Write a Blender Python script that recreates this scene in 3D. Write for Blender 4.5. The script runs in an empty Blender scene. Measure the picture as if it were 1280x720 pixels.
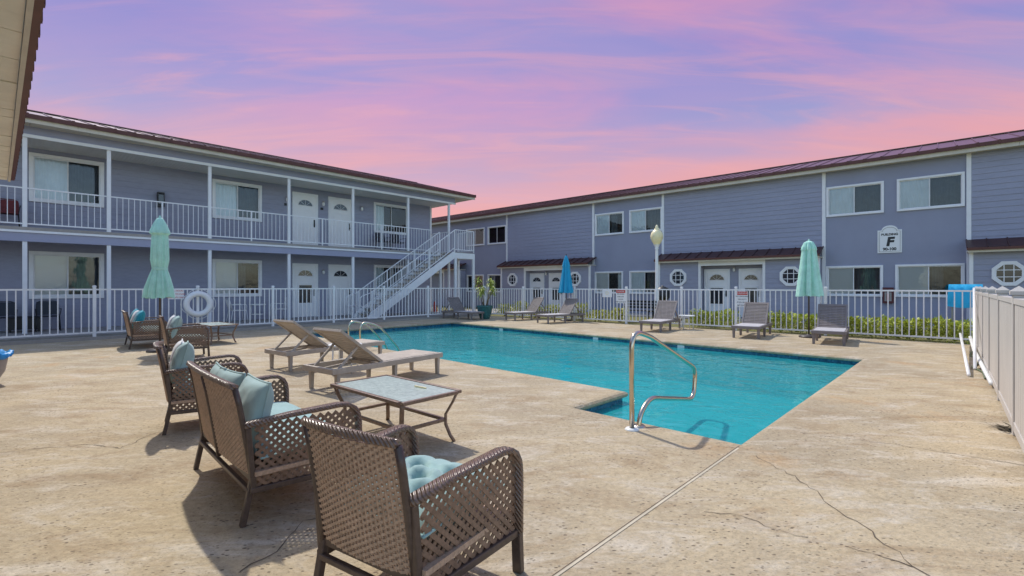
import bpy, bmesh, math, random
from mathutils import Vector, Matrix, noise as mnoise
R = math.radians
rnd = random.Random(7)
SC = bpy.context.scene
COL = SC.collection

# ------------------------------------------------------------------ camera, sky, sun, exposure
HC, F, HZ = 1.38, 600.0, 358.0            # eye height (m), focal length and horizon in photo pixels (1280 wide)
cd = bpy.data.cameras.new('camera'); cam = bpy.data.objects.new('camera', cd); COL.objects.link(cam)
cam.location = (0, 0, HC); cam.rotation_euler = (R(90), 0, 0)
cd.sensor_width = 36; cd.lens = F / 1280 * 36; cd.shift_y = -2 / 1280; cd.clip_end = 2000; cd.clip_start = .05
SC.camera = cam

SUN_EL = R(53); SH = Vector((.53, -.85, 0)).normalized()        # direction shadows fall on the ground
w = bpy.data.worlds.new('World'); SC.world = w; w.use_nodes = True
nt = w.node_tree; nt.nodes.clear()
N = nt.nodes.new; L = nt.links.new
def s2l(r, g, b):
    f = lambda c: (c/255/12.92) if c/255 <= .04045 else ((c/255+.055)/1.055)**2.4
    return (f(r), f(g), f(b), 1)
out = N('ShaderNodeOutputWorld'); tc = N('ShaderNodeTexCoord'); sep = N('ShaderNodeSeparateXYZ')
L(tc.outputs['Generated'], sep.inputs[0])
sky = N('ShaderNodeTexSky'); sky.sky_type = 'NISHITA'; sky.sun_disc = False
sky.sun_elevation = SUN_EL; sky.sun_rotation = math.atan2(-SH.x, -SH.y)
bg1 = N('ShaderNodeBackground'); bg1.inputs[1].default_value = .15; L(sky.outputs[0], bg1.inputs[0])
def math_(op, a, b=None, clamp=False):
    n = N('ShaderNodeMath'); n.operation = op; n.use_clamp = clamp
    for i, v in enumerate((a, b)):
        if v is None: continue
        if isinstance(v, (int, float)): n.inputs[i].default_value = v
        else: L(v, n.inputs[i])
    return n.outputs[0]
zc = math_('MAXIMUM', sep.outputs[2], 0.0)
den = math_('ADD', zc, .16)
px_ = math_('DIVIDE', sep.outputs[0], den); py_ = math_('DIVIDE', sep.outputs[1], den)
comb = N('ShaderNodeCombineXYZ'); L(px_, comb.inputs[0]); L(py_, comb.inputs[1])
def streaks(scale, rot, detail, lo, hi, loc=(0, 0, 0), dist=.6):
    m = N('ShaderNodeMapping'); m.inputs['Scale'].default_value = scale; m.inputs['Rotation'].default_value = (0, 0, R(rot)); m.inputs['Location'].default_value = loc
    L(comb.outputs[0], m.inputs[0])
    n = N('ShaderNodeTexNoise'); n.inputs['Scale'].default_value = 1; n.inputs['Detail'].default_value = detail; n.inputs['Roughness'].default_value = .58; n.inputs['Distortion'].default_value = dist
    L(m.outputs[0], n.inputs[0])
    r = N('ShaderNodeMapRange'); r.interpolation_type = 'SMOOTHSTEP'; r.inputs[1].default_value = lo; r.inputs[2].default_value = hi
    L(n.outputs[0], r.inputs[0]); return r.outputs[0]
def ramp(fac, stops):
    r = N('ShaderNodeValToRGB'); e = r.color_ramp.elements
    while len(e) < len(stops): e.new(.5)
    for el, (p, c) in zip(e, stops): el.position = p; el.color = c
    L(fac, r.inputs[0]); return r.outputs[0]
def mixc(fac, a, b):
    n = N('ShaderNodeMix'); n.data_type = 'RGBA'
    if isinstance(fac, (int, float)): n.inputs[0].default_value = fac
    else: L(fac, n.inputs[0])
    for i, v in ((6, a), (7, b)):
        if isinstance(v, tuple): n.inputs[i].default_value = v
        else: L(v, n.inputs[i])
    return n.outputs[2]
base = ramp(zc, [(0, s2l(255, 170, 158)), (.17, s2l(252, 172, 164)), (.23, s2l(240, 172, 182)), (.30, s2l(200, 164, 210)), (.38, s2l(168, 155, 218)), (.6, s2l(164, 148, 212))])
pink = ramp(zc, [(0, s2l(255, 166, 155)), (.19, s2l(252, 170, 165)), (.26, s2l(246, 171, 182)), (.35, s2l(224, 162, 204)), (.6, s2l(212, 142, 196))])
blue = ramp(zc, [(0, s2l(243, 175, 178)), (.18, s2l(234, 176, 192)), (.28, s2l(172, 167, 218)), (.42, s2l(130, 138, 217)), (.9, s2l(132, 142, 220))])
m1 = streaks((.40, 1.5, 1), -18, 6, .42, .68, (1.3, .2, 0))
m2 = streaks((1.0, 5.2, 1), -24, 8, .44, .74, (3.1, 2.4, 0), .9)
m3 = streaks((.28, .9, 1), 8, 4, .46, .68, (7.7, 4.1, 0))
lf = N('ShaderNodeMapRange'); lf.interpolation_type = 'SMOOTHSTEP'; lf.inputs[1].default_value = -.22; lf.inputs[2].default_value = -.62; L(sep.outputs[0], lf.inputs[0]); lf = lf.outputs[0]      # bluer break in the cloud to the left
c1 = mixc(math_('MAXIMUM', math_('MULTIPLY', m3, .95), math_('MULTIPLY', lf, .97)), base, blue)
c2 = mixc(math_('MULTIPLY', m1, math_('SUBTRACT', .9, math_('MULTIPLY', lf, .6))), c1, pink)
c3 = mixc(math_('MULTIPLY', m2, .5), c2, ramp(zc, [(0, s2l(255, 176, 160)), (.3, s2l(255, 178, 182)), (.6, s2l(226, 160, 200))]))
hsv = N('ShaderNodeHueSaturation'); hsv.inputs['Saturation'].default_value = .98; L(c3, hsv.inputs['Color']); c3 = hsv.outputs[0]
bg2 = N('ShaderNodeBackground'); bg2.inputs[1].default_value = .545; L(c3, bg2.inputs[0])
mx = N('ShaderNodeMixShader')
def smooth(v, a, b):
    n = N('ShaderNodeMapRange'); n.interpolation_type = 'SMOOTHSTEP'; n.inputs[1].default_value = a; n.inputs[2].default_value = b; L(v, n.inputs[0]); return n.outputs[0]
low = math_('SUBTRACT', 1.0, smooth(sep.outputs[2], .50, .72))          # the sunset bank fills the sky ahead; overhead and behind it is clear day
L(math_('MULTIPLY', math_('MULTIPLY', low, smooth(sep.outputs[1], -.25, .15)), .95), mx.inputs[0])
L(bg1.outputs[0], mx.inputs[1]); L(bg2.outputs[0], mx.inputs[2]); L(mx.outputs[0], out.inputs[0])

ld = bpy.data.lights.new('sun', 'SUN'); ld.energy = 2.0; ld.angle = R(1.2); ld.color = (1, .95, .86)
sun = bpy.data.objects.new('sun', ld); COL.objects.link(sun)
sun.rotation_euler = Vector((SH.x*math.cos(SUN_EL), SH.y*math.cos(SUN_EL), -math.sin(SUN_EL))).to_track_quat('-Z', 'Y').to_euler()
sun.location = (-20, 30, 40)
vs = SC.view_settings; vs.view_transform = 'Standard'; vs.look = 'None'; vs.exposure = .68; vs.gamma = 1

# ------------------------------------------------------------------ surveying helpers: photo measurements -> metres
def G(px, py, z=0.0):
    Y = F * (HC - z) / (py - HZ); return Vector(((px - 640) / F * Y, Y, z))
class Plane:
    """A vertical line on the ground: origin, direction u (towards the photo's right), local y runs away from the viewer."""
    def __init__(s, O, u):
        s.O = Vector((O[0], O[1])); s.u = Vector(u).normalized(); s.n = Vector((s.u.y, -s.u.x)); s.ang = math.atan2(s.u.y, s.u.x)
    def s(s, px, d=0.0):
        k = (px - 640) / F; P = s.O + s.n * d
        return (k * P.y - P.x) / (s.u.x - k * s.u.y)
    def P(s, a, d=0.0, z=0.0):
        q = s.O + s.u * a + s.n * d; return Vector((q.x, q.y, z))
    def z(s, px, py, d=0.0):
        return HC + (HZ - py) / F * s.P(s.s(px, d), d).y

# ------------------------------------------------------------------ tags and tree
def tag(o, label=None, cat=None, group=None, kind=None):
    if label: o['label'] = label
    if cat: o['category'] = cat
    if group: o['group'] = group
    if kind: o['kind'] = kind
    return o
def empty(name, loc, rz, label, cat, group=None):
    o = bpy.data.objects.new(name, None); COL.objects.link(o); o.empty_display_size = .2
    o.location = loc; o.rotation_euler = (0, 0, rz); return tag(o, label, cat, group)
def copy_tree(o, parent=None):
    c = o.copy(); COL.objects.link(c)
    if parent is not None: c.parent = parent
    for ch in [x for x in SC.objects if x.parent is o]: copy_tree(ch, c)
    return c

# ------------------------------------------------------------------ mesh builder
class MB:
    def __init__(s): s.v = []; s.f = []; s.sm = []
    def add(s, vs, fs, smooth=False, M=None):
        b = len(s.v)
        s.v += [tuple(M @ Vector(p)) if M is not None else tuple(p) for p in vs]
        s.f += [tuple(i + b for i in f) for f in fs]; s.sm += [smooth] * len(fs); return s
    def box(s, x0, x1, y0, y1, z0, z1, M=None):
        return s.add([(x0,y0,z0),(x1,y0,z0),(x1,y1,z0),(x0,y1,z0),(x0,y0,z1),(x1,y0,z1),(x1,y1,z1),(x0,y1,z1)],
              [(3,2,1,0),(4,5,6,7),(0,1,5,4),(1,2,6,5),(2,3,7,6),(3,0,4,7)], False, M)
    def bar(s, p, q, wd, hd, up=(0,0,1), M=None, w2=None, h2=None):
        p, q = Vector(p), Vector(q); t = (q - p).normalized(); side = t.cross(Vector(up))
        if side.length < 1e-4: side = t.cross(Vector((0, 1, 0)))
        side.normalize(); n = side.cross(t)
        vs = []
        for c, a, b in ((p, wd/2, hd/2), (q, (w2 or wd)/2, (h2 or hd)/2)):
            vs += [c - side*a - n*b, c + side*a - n*b, c + side*a + n*b, c - side*a + n*b]
        return s.add(vs, [(3,2,1,0),(4,5,6,7),(0,1,5,4),(1,2,6,5),(2,3,7,6),(3,0,4,7)], False, M)
    def tube(s, path, r, n=10, cap=True, M=None):
        P = [Vector(p) for p in path]; k = len(P); rr = r if isinstance(r, (list, tuple)) else [r]*k
        vs = []; prev = None
        for i in range(k):
            t = (P[min(i+1, k-1)] - P[max(i-1, 0)]).normalized()
            if prev is None:
                a = Vector((0, 0, 1)) if abs(t.z) < .9 else Vector((1, 0, 0)); x = t.cross(a).normalized()
            else:
                x = (prev - t * prev.dot(t)).normalized()
            prev = x; y = t.cross(x)
            for j in range(n):
                a = 2*math.pi*j/n; vs.append(P[i] + (x*math.cos(a) + y*math.sin(a)) * rr[i])
        fs = [(i*n+j, i*n+(j+1) % n, (i+1)*n+(j+1) % n, (i+1)*n+j) for i in range(k-1) for j in range(n)]
        if cap: fs += [tuple(reversed(range(n))), tuple(range((k-1)*n, k*n))]
        return s.add(vs, fs, True, M)
    def lathe(s, prof, n=24, mod=None, M=None, caps=False):
        vs = []; k = len(prof)
        for i, (r, z) in enumerate(prof):
            for j in range(n):
                a = 2*math.pi*j/n; q = r*(mod(a, i) if mod else 1); vs.append((q*math.cos(a), q*math.sin(a), z))
        fs = [(i*n+j, i*n+(j+1) % n, (i+1)*n+(j+1) % n, (i+1)*n+j) for i in range(k-1) for j in range(n)]
        if caps: fs += [tuple(reversed(range(n))), tuple(range((k-1)*n, k*n))]
        return s.add(vs, fs, True, M)
    def sweep(s, path, side, wd, th, M=None):
        """rectangular band, width along 'side', thickness along the normal"""
        P = [Vector(p) for p in path]; sd = Vector(side).normalized(); vs = []; k = len(P)
        for i in range(k):
            t = (P[min(i+1, k-1)] - P[max(i-1, 0)]).normalized(); n = sd.cross(t).normalized()
            for a, b in ((-1,-.55),(-.82,-1),(.82,-1),(1,-.55),(1,.55),(.82,1),(-.82,1),(-1,.55)): vs.append(P[i] + sd*a*wd/2 + n*b*th/2)
        m = 8
        fs = [(i*m+j, i*m+(j+1) % m, (i+1)*m+(j+1) % m, (i+1)*m+j) for i in range(k-1) for j in range(m)] + [tuple(reversed(range(m))), tuple(range((k-1)*m, k*m))]
        return s.add(vs, fs, True, M)
    def prism(s, poly, z0, z1, M=None):
        n = len(poly)
        return s.add([(x, y, z0) for x, y in poly] + [(x, y, z1) for x, y in poly],
              [tuple(reversed(range(n))), tuple(range(n, 2*n))] + [(i, (i+1) % n, n+(i+1) % n, n+i) for i in range(n)], False, M)
    def quad(s, a, b, c, d, M=None): return s.add([a, b, c, d], [(0, 1, 2, 3)], False, M)
    def build(s, name, m, parent=None, bevel=0, label=None, fix=False):
        me = bpy.data.meshes.new(name); me.from_pydata(s.v, [], s.f); me.polygons.foreach_set('use_smooth', s.sm)
        if fix:
            bm = bmesh.new(); bm.from_mesh(me); bmesh.ops.recalc_face_normals(bm, faces=bm.faces); bm.to_mesh(me); bm.free()
        me.materials.append(m); me.update()
        o = bpy.data.objects.new(name, me); COL.objects.link(o)
        if parent is not None: o.parent = parent
        if bevel:
            b = o.modifiers.new('b', 'BEVEL'); b.width = bevel; b.segments = 2; b.limit_method = 'ANGLE'; b.angle_limit = R(50)
        if label: o['label'] = label
        return o
def text_part(txt, size, name, m, parent, M, bold=0.0, shear=0.0):
    cu = bpy.data.curves.new('t', 'FONT'); cu.body = txt; cu.size = size; cu.align_x = 'CENTER'; cu.align_y = 'CENTER'; cu.extrude = .0015; cu.offset = bold; cu.shear = shear
    o = bpy.data.objects.new('t', cu); COL.objects.link(o)
    me = bpy.data.meshes.new_from_object(o.evaluated_get(bpy.context.evaluated_depsgraph_get()))
    bpy.data.objects.remove(o); bpy.data.curves.remove(cu)
    me.transform(M); me.materials.clear(); me.materials.append(m); me.name = name
    r = bpy.data.objects.new(name, me); COL.objects.link(r); r.parent = parent; return r

# ------------------------------------------------------------------ materials
def newmat(name):
    m = bpy.data.materials.new(name); m.use_nodes = True; t = m.node_tree
    return m, t, t.nodes['Principled BSDF']
def mat(name, col, rough=.55, metal=0, spec=.5, var=None, bump=None, wave=None, sheen=0, stretch=None, var2=None):
    m, t, b = newmat(name); c = (*col, 1)
    b.inputs['Base Color'].default_value = c; b.inputs['Roughness'].default_value = rough; b.inputs['Metallic'].default_value = metal; b.inputs['Specular IOR Level'].default_value = spec
    nn = t.nodes.new; ll = t.links.new
    if sheen: b.inputs['Sheen Weight'].default_value = sheen
    co = nn('ShaderNodeTexCoord').outputs['Object']
    if stretch:
        mp = nn('ShaderNodeMapping'); mp.inputs['Scale'].default_value = stretch; ll(co, mp.inputs[0]); co = mp.outputs[0]
    last = None
    for k, vv in enumerate((var, var2)):
        if not vv: continue
        n = nn('ShaderNodeTexNoise'); n.inputs['Scale'].default_value = vv[0]; n.inputs['Detail'].default_value = 6; n.inputs['Roughness'].default_value = .62; ll(co, n.inputs[0])
        mr = nn('ShaderNodeMapRange'); mr.inputs[1].default_value = .3; mr.inputs[2].default_value = .7; mr.inputs[3].default_value = 1-vv[1]; mr.inputs[4].default_value = 1+vv[1]; ll(n.outputs[0], mr.inputs[0])
        mul = nn('ShaderNodeMix'); mul.data_type = 'RGBA'; mul.blend_type = 'MULTIPLY'; mul.inputs[0].default_value = 1
        if last is None: mul.inputs[6].default_value = c
        else: ll(last, mul.inputs[6])
        ll(mr.outputs[0], mul.inputs[7]); last = mul.outputs[2]
    if last is not None: ll(last, b.inputs['Base Color'])
    h = None
    if bump:
        n = nn('ShaderNodeTexNoise'); n.inputs['Scale'].default_value = bump[0]; n.inputs['Detail'].default_value = 4; ll(co, n.inputs[0]); h = n.outputs[0]; st, ds = bump[1], bump[2]
    if wave:
        n = nn('ShaderNodeTexWave'); n.bands_direction = wave[1]; n.inputs['Scale'].default_value = wave[0]; n.inputs['Distortion'].default_value = wave[4] if len(wave) > 4 else 0; ll(co, n.inputs[0]); h = n.outputs[0]; st, ds = wave[2], wave[3]
    if h is not None:
        bp = nn('ShaderNodeBump'); bp.inputs['Strength'].default_value = st; bp.inputs['Distance'].default_value = ds; ll(h, bp.inputs['Height']); ll(bp.outputs[0], b.inputs['Normal'])
    return m
def glassmat(name, tint, ior, rough=0.0, ripple=None, cloudy=None):
    m = bpy.data.materials.new(name); m.use_nodes = True; t = m.node_tree; t.nodes.clear(); nn = t.nodes.new; ll = t.links.new
    o = nn('ShaderNodeOutputMaterial'); tr = nn('ShaderNodeBsdfTransparent'); tr.inputs[0].default_value = (*tint, 1)
    gl = nn('ShaderNodeBsdfGlossy'); gl.inputs['Roughness'].default_value = rough
    fr = nn('ShaderNodeFresnel'); fr.inputs[0].default_value = ior; mx = nn('ShaderNodeMixShader')
    body = tr.outputs[0]
    if cloudy:
        df = nn('ShaderNodeBsdfDiffuse'); df.inputs[0].default_value = (*cloudy[0], 1); cm = nn('ShaderNodeMixShader'); cm.inputs[0].default_value = cloudy[1]
        ll(tr.outputs[0], cm.inputs[1]); ll(df.outputs[0], cm.inputs[2]); body = cm.outputs[0]
    ll(fr.outputs[0], mx.inputs[0]); ll(body, mx.inputs[1]); ll(gl.outputs[0], mx.inputs[2]); ll(mx.outputs[0], o.inputs[0])
    if ripple:
        co = nn('ShaderNodeTexCoord'); n = nn('ShaderNodeTexNoise'); n.inputs['Scale'].default_value = ripple[0]; n.inputs['Detail'].default_value = 3; n.inputs['Distortion'].default_value = .6
        ll(co.outputs['Object'], n.inputs[0]); bp = nn('ShaderNodeBump'); bp.inputs['Strength'].default_value = ripple[1]; bp.inputs['Distance'].default_value = ripple[2]
        ll(n.outputs[0], bp.inputs['Height']); ll(bp.outputs[0], gl.inputs['Normal']); ll(bp.outputs[0], fr.inputs['Normal'])
    return m

M = {}
M['siding'] = mat('siding_paint', (.335, .345, .44), .6, var=(.5, .09), var2=(9, .06), bump=(60, .12, .004), stretch=(.5, .5, 2.2))
M['stucco'] = mat('stucco_paint', (.31, .325, .42), .7, var=(.8, .06), bump=(45, .35, .01))
M['beam'] = mat('beam_paint', (.36, .37, .49), .6, var=(2, .05))
M['white'] = mat('white_paint', (.86, .86, .87), .45, var=(3, .05), bump=(80, .08, .002))
M['cream'] = mat('cream_trim', (.66, .60, .49), .6, var=(1.7, .10), var2=(9, .05))
M['ceil'] = mat('porch_ceiling', (.74, .71, .66), .7, var=(2, .05), wave=(3.2, 'X', .5, .01))
M['soffit'] = mat('cream_soffit', (.88, .83, .68), .65, var=(2.2, .10), bump=(14, .3, .01))
M['roof'] = mat('roof_metal', (.105, .045, .042), .30, .2, .7, var=(1.5, .12))
M['roofedge'] = mat('roof_edge', (.12, .038, .028), .5, var=(4, .18))
M['awning'] = mat('awning_metal', (.07, .025, .022), .4, .2, var=(2, .2))
M['concrete'] = mat('walk_concrete', (.36, .33, .30), .8, var=(.9, .12), var2=(12, .08), bump=(50, .3, .006))
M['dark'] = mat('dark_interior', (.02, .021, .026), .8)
M['glass'] = glassmat('window_glass', (.92, .95, .96), 1.75, 0, (2.2, .12, .03))
M['curtain'] = mat('pale_curtain', (.84, .89, .92), .8, var=(3, .06))
M['blind'] = mat('pale_blind', (.88, .89, .89), .7, wave=(20, 'Z', .6, .01))
M['drape'] = mat('grey_drape', (.10, .12, .14), .85, var=(4, .2))
M['door'] = mat('door_paint', (.88, .87, .87), .4, var=(2, .03))
M['black'] = mat('black_metal', (.018, .018, .02), .4, .0, .5)
M['steel'] = mat('stainless', (.62, .54, .43), .2, 1.0, var=(6, .08))
M['fence'] = mat('fence_enamel', (.87, .86, .85), .35, var=(4, .05), var2=(30, .03))
M['vinyl'] = mat('vinyl_panel', (.52, .485, .44), .5, var=(.9, .07), var2=(5, .05), stretch=(1, 1, .35))
M['wicker'] = mat('wicker_resin', (.21, .13, .088), .36, 0, .55, var=(38, .35), var2=(5, .12), bump=(220, .25, .002))
M['frame'] = mat('wicker_frame', (.085, .055, .042), .38, 0, .55, var=(38, .3), bump=(220, .25, .002))
M['weave'] = mat('wicker_strand', (.48, .33, .225), .46, 0, .45, var=(55, .28), var2=(4, .1))
M['band'] = mat('wicker_band', (.20, .13, .095), .3, 0, .65, var=(60, .4), wave=(26, 'DIAGONAL', .9, .006, 1.5))
M['aqua'] = mat('aqua_cloth', (.34, .475, .45), .85, sheen=.15, var=(9, .08), var2=(2, .06), bump=(260, .25, .002))
M['seat'] = mat('aqua_seat_cloth', (.29, .45, .43), .85, sheen=.3, var=(7, .09), bump=(260, .25, .002))
M['teal'] = mat('teal_cloth', (.02, .33, .42), .8, sheen=.2, var=(9, .12))
M['pale'] = mat('white_cloth', (.70, .71, .70), .85, sheen=.3, var=(9, .1))
M['mint'] = mat('mint_canvas', (.44, .77, .63), .85, sheen=.2, var=(6, .1), var2=(1.5, .07), bump=(200, .2, .002))
M['azure'] = mat('azure_canvas', (.015, .36, .60), .8, sheen=.15, var=(6, .1))
M['teak'] = mat('weathered_resin', (.43, .365, .295), .6, var=(7, .16), var2=(1.2, .1), bump=(90, .3, .003))
M['taupe'] = mat('taupe_resin', (.225, .19, .178), .6, var=(6, .13), bump=(90, .25, .003))  # kept dark so the colour itself carries the shade on the backrests
M['taupe_sunlit'] = mat('taupe_sunlit_resin', (.50, .47, .47), .6, var=(6, .12), bump=(90, .25, .003))  # same resin as taupe, sunlight on the seat tops painted into the colour
M['tglass'] = mat('frosted_table_glass', (.46, .54, .49), .22, 0, .6, var=(26, .22), var2=(4, .08), bump=(140, .4, .003))
M['plastic'] = mat('white_plastic', (.78, .78, .75), .4, var=(3, .04))
M['pole'] = mat('umbrella_pole', (.07, .055, .05), .4)
M['leaf'] = mat('hedge_leaf', (.40, .45, .05), .5, var=(3, .35), var2=(25, .3))
M['leaf2'] = mat('yellow_leaf', (.42, .42, .05), .5, var=(3, .3), var2=(25, .3))
M['palm'] = mat('plant_leaf', (.34, .42, .06), .5, var=(6, .3))
M['stem'] = mat('plant_stem', (.22, .17, .10), .8, var=(12, .3))
M['pot'] = mat('glazed_pot', (.035, .15, .15), .2, 0, .6, var=(5, .3))
M['bluebag'] = mat('blue_plastic', (.01, .26, .62), .35, 0, .5, var=(12, .25), bump=(25, .8, .02))
M['greycan'] = mat('grey_resin', (.34, .32, .30), .45, var=(5, .15))
M['globe'] = mat('lamp_globe', (.95, .82, .48), .3, 0, .5, var=(8, .1))
M['red'] = mat('red_paint', (.55, .035, .02), .4)
M['redcloth'] = mat('red_cloth', (.16, .03, .035), .8, var=(6, .2))
M['signwhite'] = mat('sign_white', (.87, .87, .86), .4)
M['navy'] = mat('navy_plastic', (.013, .015, .026), .45)
M['soil'] = mat('soil', (.10, .08, .05), .95, var=(8, .4))
M['grass'] = mat('yard_grass', (.17, .16, .05), .95, var=(3, .4), var2=(40, .35), bump=(60, .8, .03))
M['hose'] = mat('hose_rubber', (.10, .13, .06), .5)
M['caulk'] = mat('joint_caulk', (.56, .49, .36), .7, var=(6, .2))
M['crack'] = mat('crack_dark', (.11, .085, .06), .95, var=(14, .4))

# deck: cream knock-down textured concrete with worn patches, rust stains and dark pits
def deck_material():
    m, t, b = newmat('deck_coating'); nn = t.nodes.new; ll = t.links.new
    co = nn('ShaderNodeTexCoord').outputs['Object']
    def noise(scale, detail=5, rough=.6, st=None, dist=0):
        c = co
        if st:
            mp = nn('ShaderNodeMapping'); mp.inputs['Scale'].default_value = st; mp.inputs['Rotation'].default_value = (0, 0, R(44)); ll(co, mp.inputs[0]); c = mp.outputs[0]
        n = nn('ShaderNodeTexNoise'); n.inputs['Scale'].default_value = scale; n.inputs['Detail'].default_value = detail; n.inputs['Roughness'].default_value = rough; n.inputs['Distortion'].default_value = dist
        ll(c, n.inputs[0]); return n.outputs[0]
    def rng(v, a, b_, c=0, d=1):
        n = nn('ShaderNodeMapRange'); n.inputs[1].default_value = a; n.inputs[2].default_value = b_; n.inputs[3].default_value = c; n.inputs[4].default_value = d; ll(v, n.inputs[0]); return n.outputs[0]
    def mx(fac, a, c, blend='MIX'):
        n = nn('ShaderNodeMix'); n.data_type = 'RGBA'; n.blend_type = blend
        if isinstance(fac, float): n.inputs[0].default_value = fac
        else: ll(fac, n.inputs[0])
        for i, v in ((6, a), (7, c)):
            if isinstance(v, tuple): n.inputs[i].default_value = v
            else: ll(v, n.inputs[i])
        return n.outputs[2]
    def mul(a, c):
        n = nn('ShaderNodeMath'); n.operation = 'MULTIPLY'; ll(a, n.inputs[0])
        if isinstance(c, float): n.inputs[1].default_value = c
        else: ll(c, n.inputs[1])
        return n.outputs[0]
    big = noise(.55, 6, .62, None, .5); mid = noise(2.2, 6, .7, None, .4); fine = noise(24, 4, .7)
    col = mx(rng(big, .42, .58), (.50, .405, .262, 1), (.41, .335, .225, 1))
    col = mx(mul(rng(noise(1.5, 6, .72, (1, 2.6, 1), .6), .50, .66), .85), col, (.60, .53, .42, 1))                 # pale worn film
    col = mx(mul(rng(noise(1.1, 5, .7, (1, 2.4, 1), .8), .50, .68), .72), col, (.33, .235, .135, 1))    # brown dirt
    col = mx(mul(rng(noise(.8, 5, .65, None, .3), .58, .74), .6), col, (.50, .29, .12, 1))            # rust bloom
    col = mx(mul(rng(noise(7, 5, .7, (1, 2, 1), .4), .54, .70), .35), col, (.60, .53, .42, 1))        # small pale scuffs
    col = mx(mul(rng(noise(9, 5, .7, (1, 2, 1), .4), .56, .72), .35), col, (.30, .215, .12, 1))        # small brown marks
    mp = nn('ShaderNodeMapping'); mp.inputs['Scale'].default_value = (1, 1.7, 1); mp.inputs['Rotation'].default_value = (0, 0, R(40)); ll(co, mp.inputs[0])
    wob = nn('ShaderNodeMix'); wob.data_type = 'VECTOR'; wob.inputs[0].default_value = .02; ll(mp.outputs[0], wob.inputs[4])
    wn = nn('ShaderNodeTexNoise'); wn.inputs['Scale'].default_value = 9; ll(mp.outputs[0], wn.inputs[0]); ll(wn.outputs['Color'], wob.inputs[5])
    vo = nn('ShaderNodeTexVoronoi'); vo.inputs['Scale'].default_value = 29; ll(wob.outputs[1], vo.inputs[0])
    vs_ = nn('ShaderNodeSeparateColor'); ll(vo.outputs['Color'], vs_.inputs[0])
    size = rng(vs_.outputs[0], .12, 1.0, 0, .38); sub = nn('ShaderNodeMath'); sub.operation = 'SUBTRACT'; ll(size, sub.inputs[0]); ll(vo.outputs['Distance'], sub.inputs[1])
    zone = rng(noise(1.1, 5, .65), .36, .56, .12, 1)
    pit = mul(rng(sub.outputs[0], 0, .12), zone)
    col = mx(mul(pit, .85), col, (.12, .09, .06, 1))
    speck = rng(noise(70, 2, .5, (1, 1.5, 1)), .60, .70)
    col = mx(mul(speck, .5), col, (.20, .15, .09, 1))
    col = mx(1.0, col, mx(rng(fine, .3, .7), (.80, .79, .78, 1), (1.11, 1.11, 1.11, 1)), 'MULTIPLY')
    ll(col, b.inputs['Base Color']); b.inputs['Roughness'].default_value = .82; b.inputs['Specular IOR Level'].default_value = .3
    h1 = rng(noise(26, 4, .6, (1, 1.3, 1), .1), .36, .62)
    h = nn('ShaderNodeMath'); h.operation = 'SUBTRACT'; ll(mul(h1, .7), h.inputs[0]); ll(mul(pit, .8), h.inputs[1])
    h2 = nn('ShaderNodeMath'); h2.operation = 'ADD'; ll(h.outputs[0], h2.inputs[0]); ll(mul(fine, .5), h2.inputs[1])
    bp = nn('ShaderNodeBump'); bp.inputs['Strength'].default_value = .6; bp.inputs['Distance'].default_value = .008
    ll(h2.outputs[0], bp.inputs['Height']); ll(bp.outputs[0], b.inputs['Normal'])
    return m
M['deck'] = deck_material()
def tile_material():
    m, t, b = newmat('mosaic_tile'); nn = t.nodes.new; ll = t.links.new
    co = nn('ShaderNodeTexCoord'); n = nn('ShaderNodeTexVoronoi'); n.inputs['Scale'].default_value = 22; n.distance = 'CHEBYCHEV'
    ll(co.outputs['Object'], n.inputs[0]); r = nn('ShaderNodeValToRGB'); e = r.color_ramp.elements
    e[0].color = (.008, .05, .12, 1); e[1].color = (.05, .24, .36, 1)
    ll(n.outputs['Color'], r.inputs[0]); ll(r.outputs[0], b.inputs['Base Color']); b.inputs['Roughness'].default_value = .2; return m
M['tile'] = tile_material()
def plaster_material():
    m, t, b = newmat('pool_plaster'); nn = t.nodes.new; ll = t.links.new
    co = nn('ShaderNodeTexCoord'); n = nn('ShaderNodeTexNoise'); n.inputs['Scale'].default_value = 1.6; n.inputs['Detail'].default_value = 6; n.inputs['Distortion'].default_value = .8
    ll(co.outputs['Object'], n.inputs[0]); r = nn('ShaderNodeValToRGB'); e = r.color_ramp.elements
    e[0].position = .32; e[0].color = (.20, .66, .70, 1); e[1].position = .70; e[1].color = (.34, .80, .80, 1)
    ll(n.outputs[0], r.inputs[0]); ll(r.outputs[0], b.inputs['Base Color']); b.inputs['Roughness'].default_value = .8; return m
M['plaster'] = plaster_material()
M['water'] = glassmat('pool_water', (.36, .88, .92), 1.30, .03, (2.6, .55, .05), ((.03, .42, .455), .6))

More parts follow.
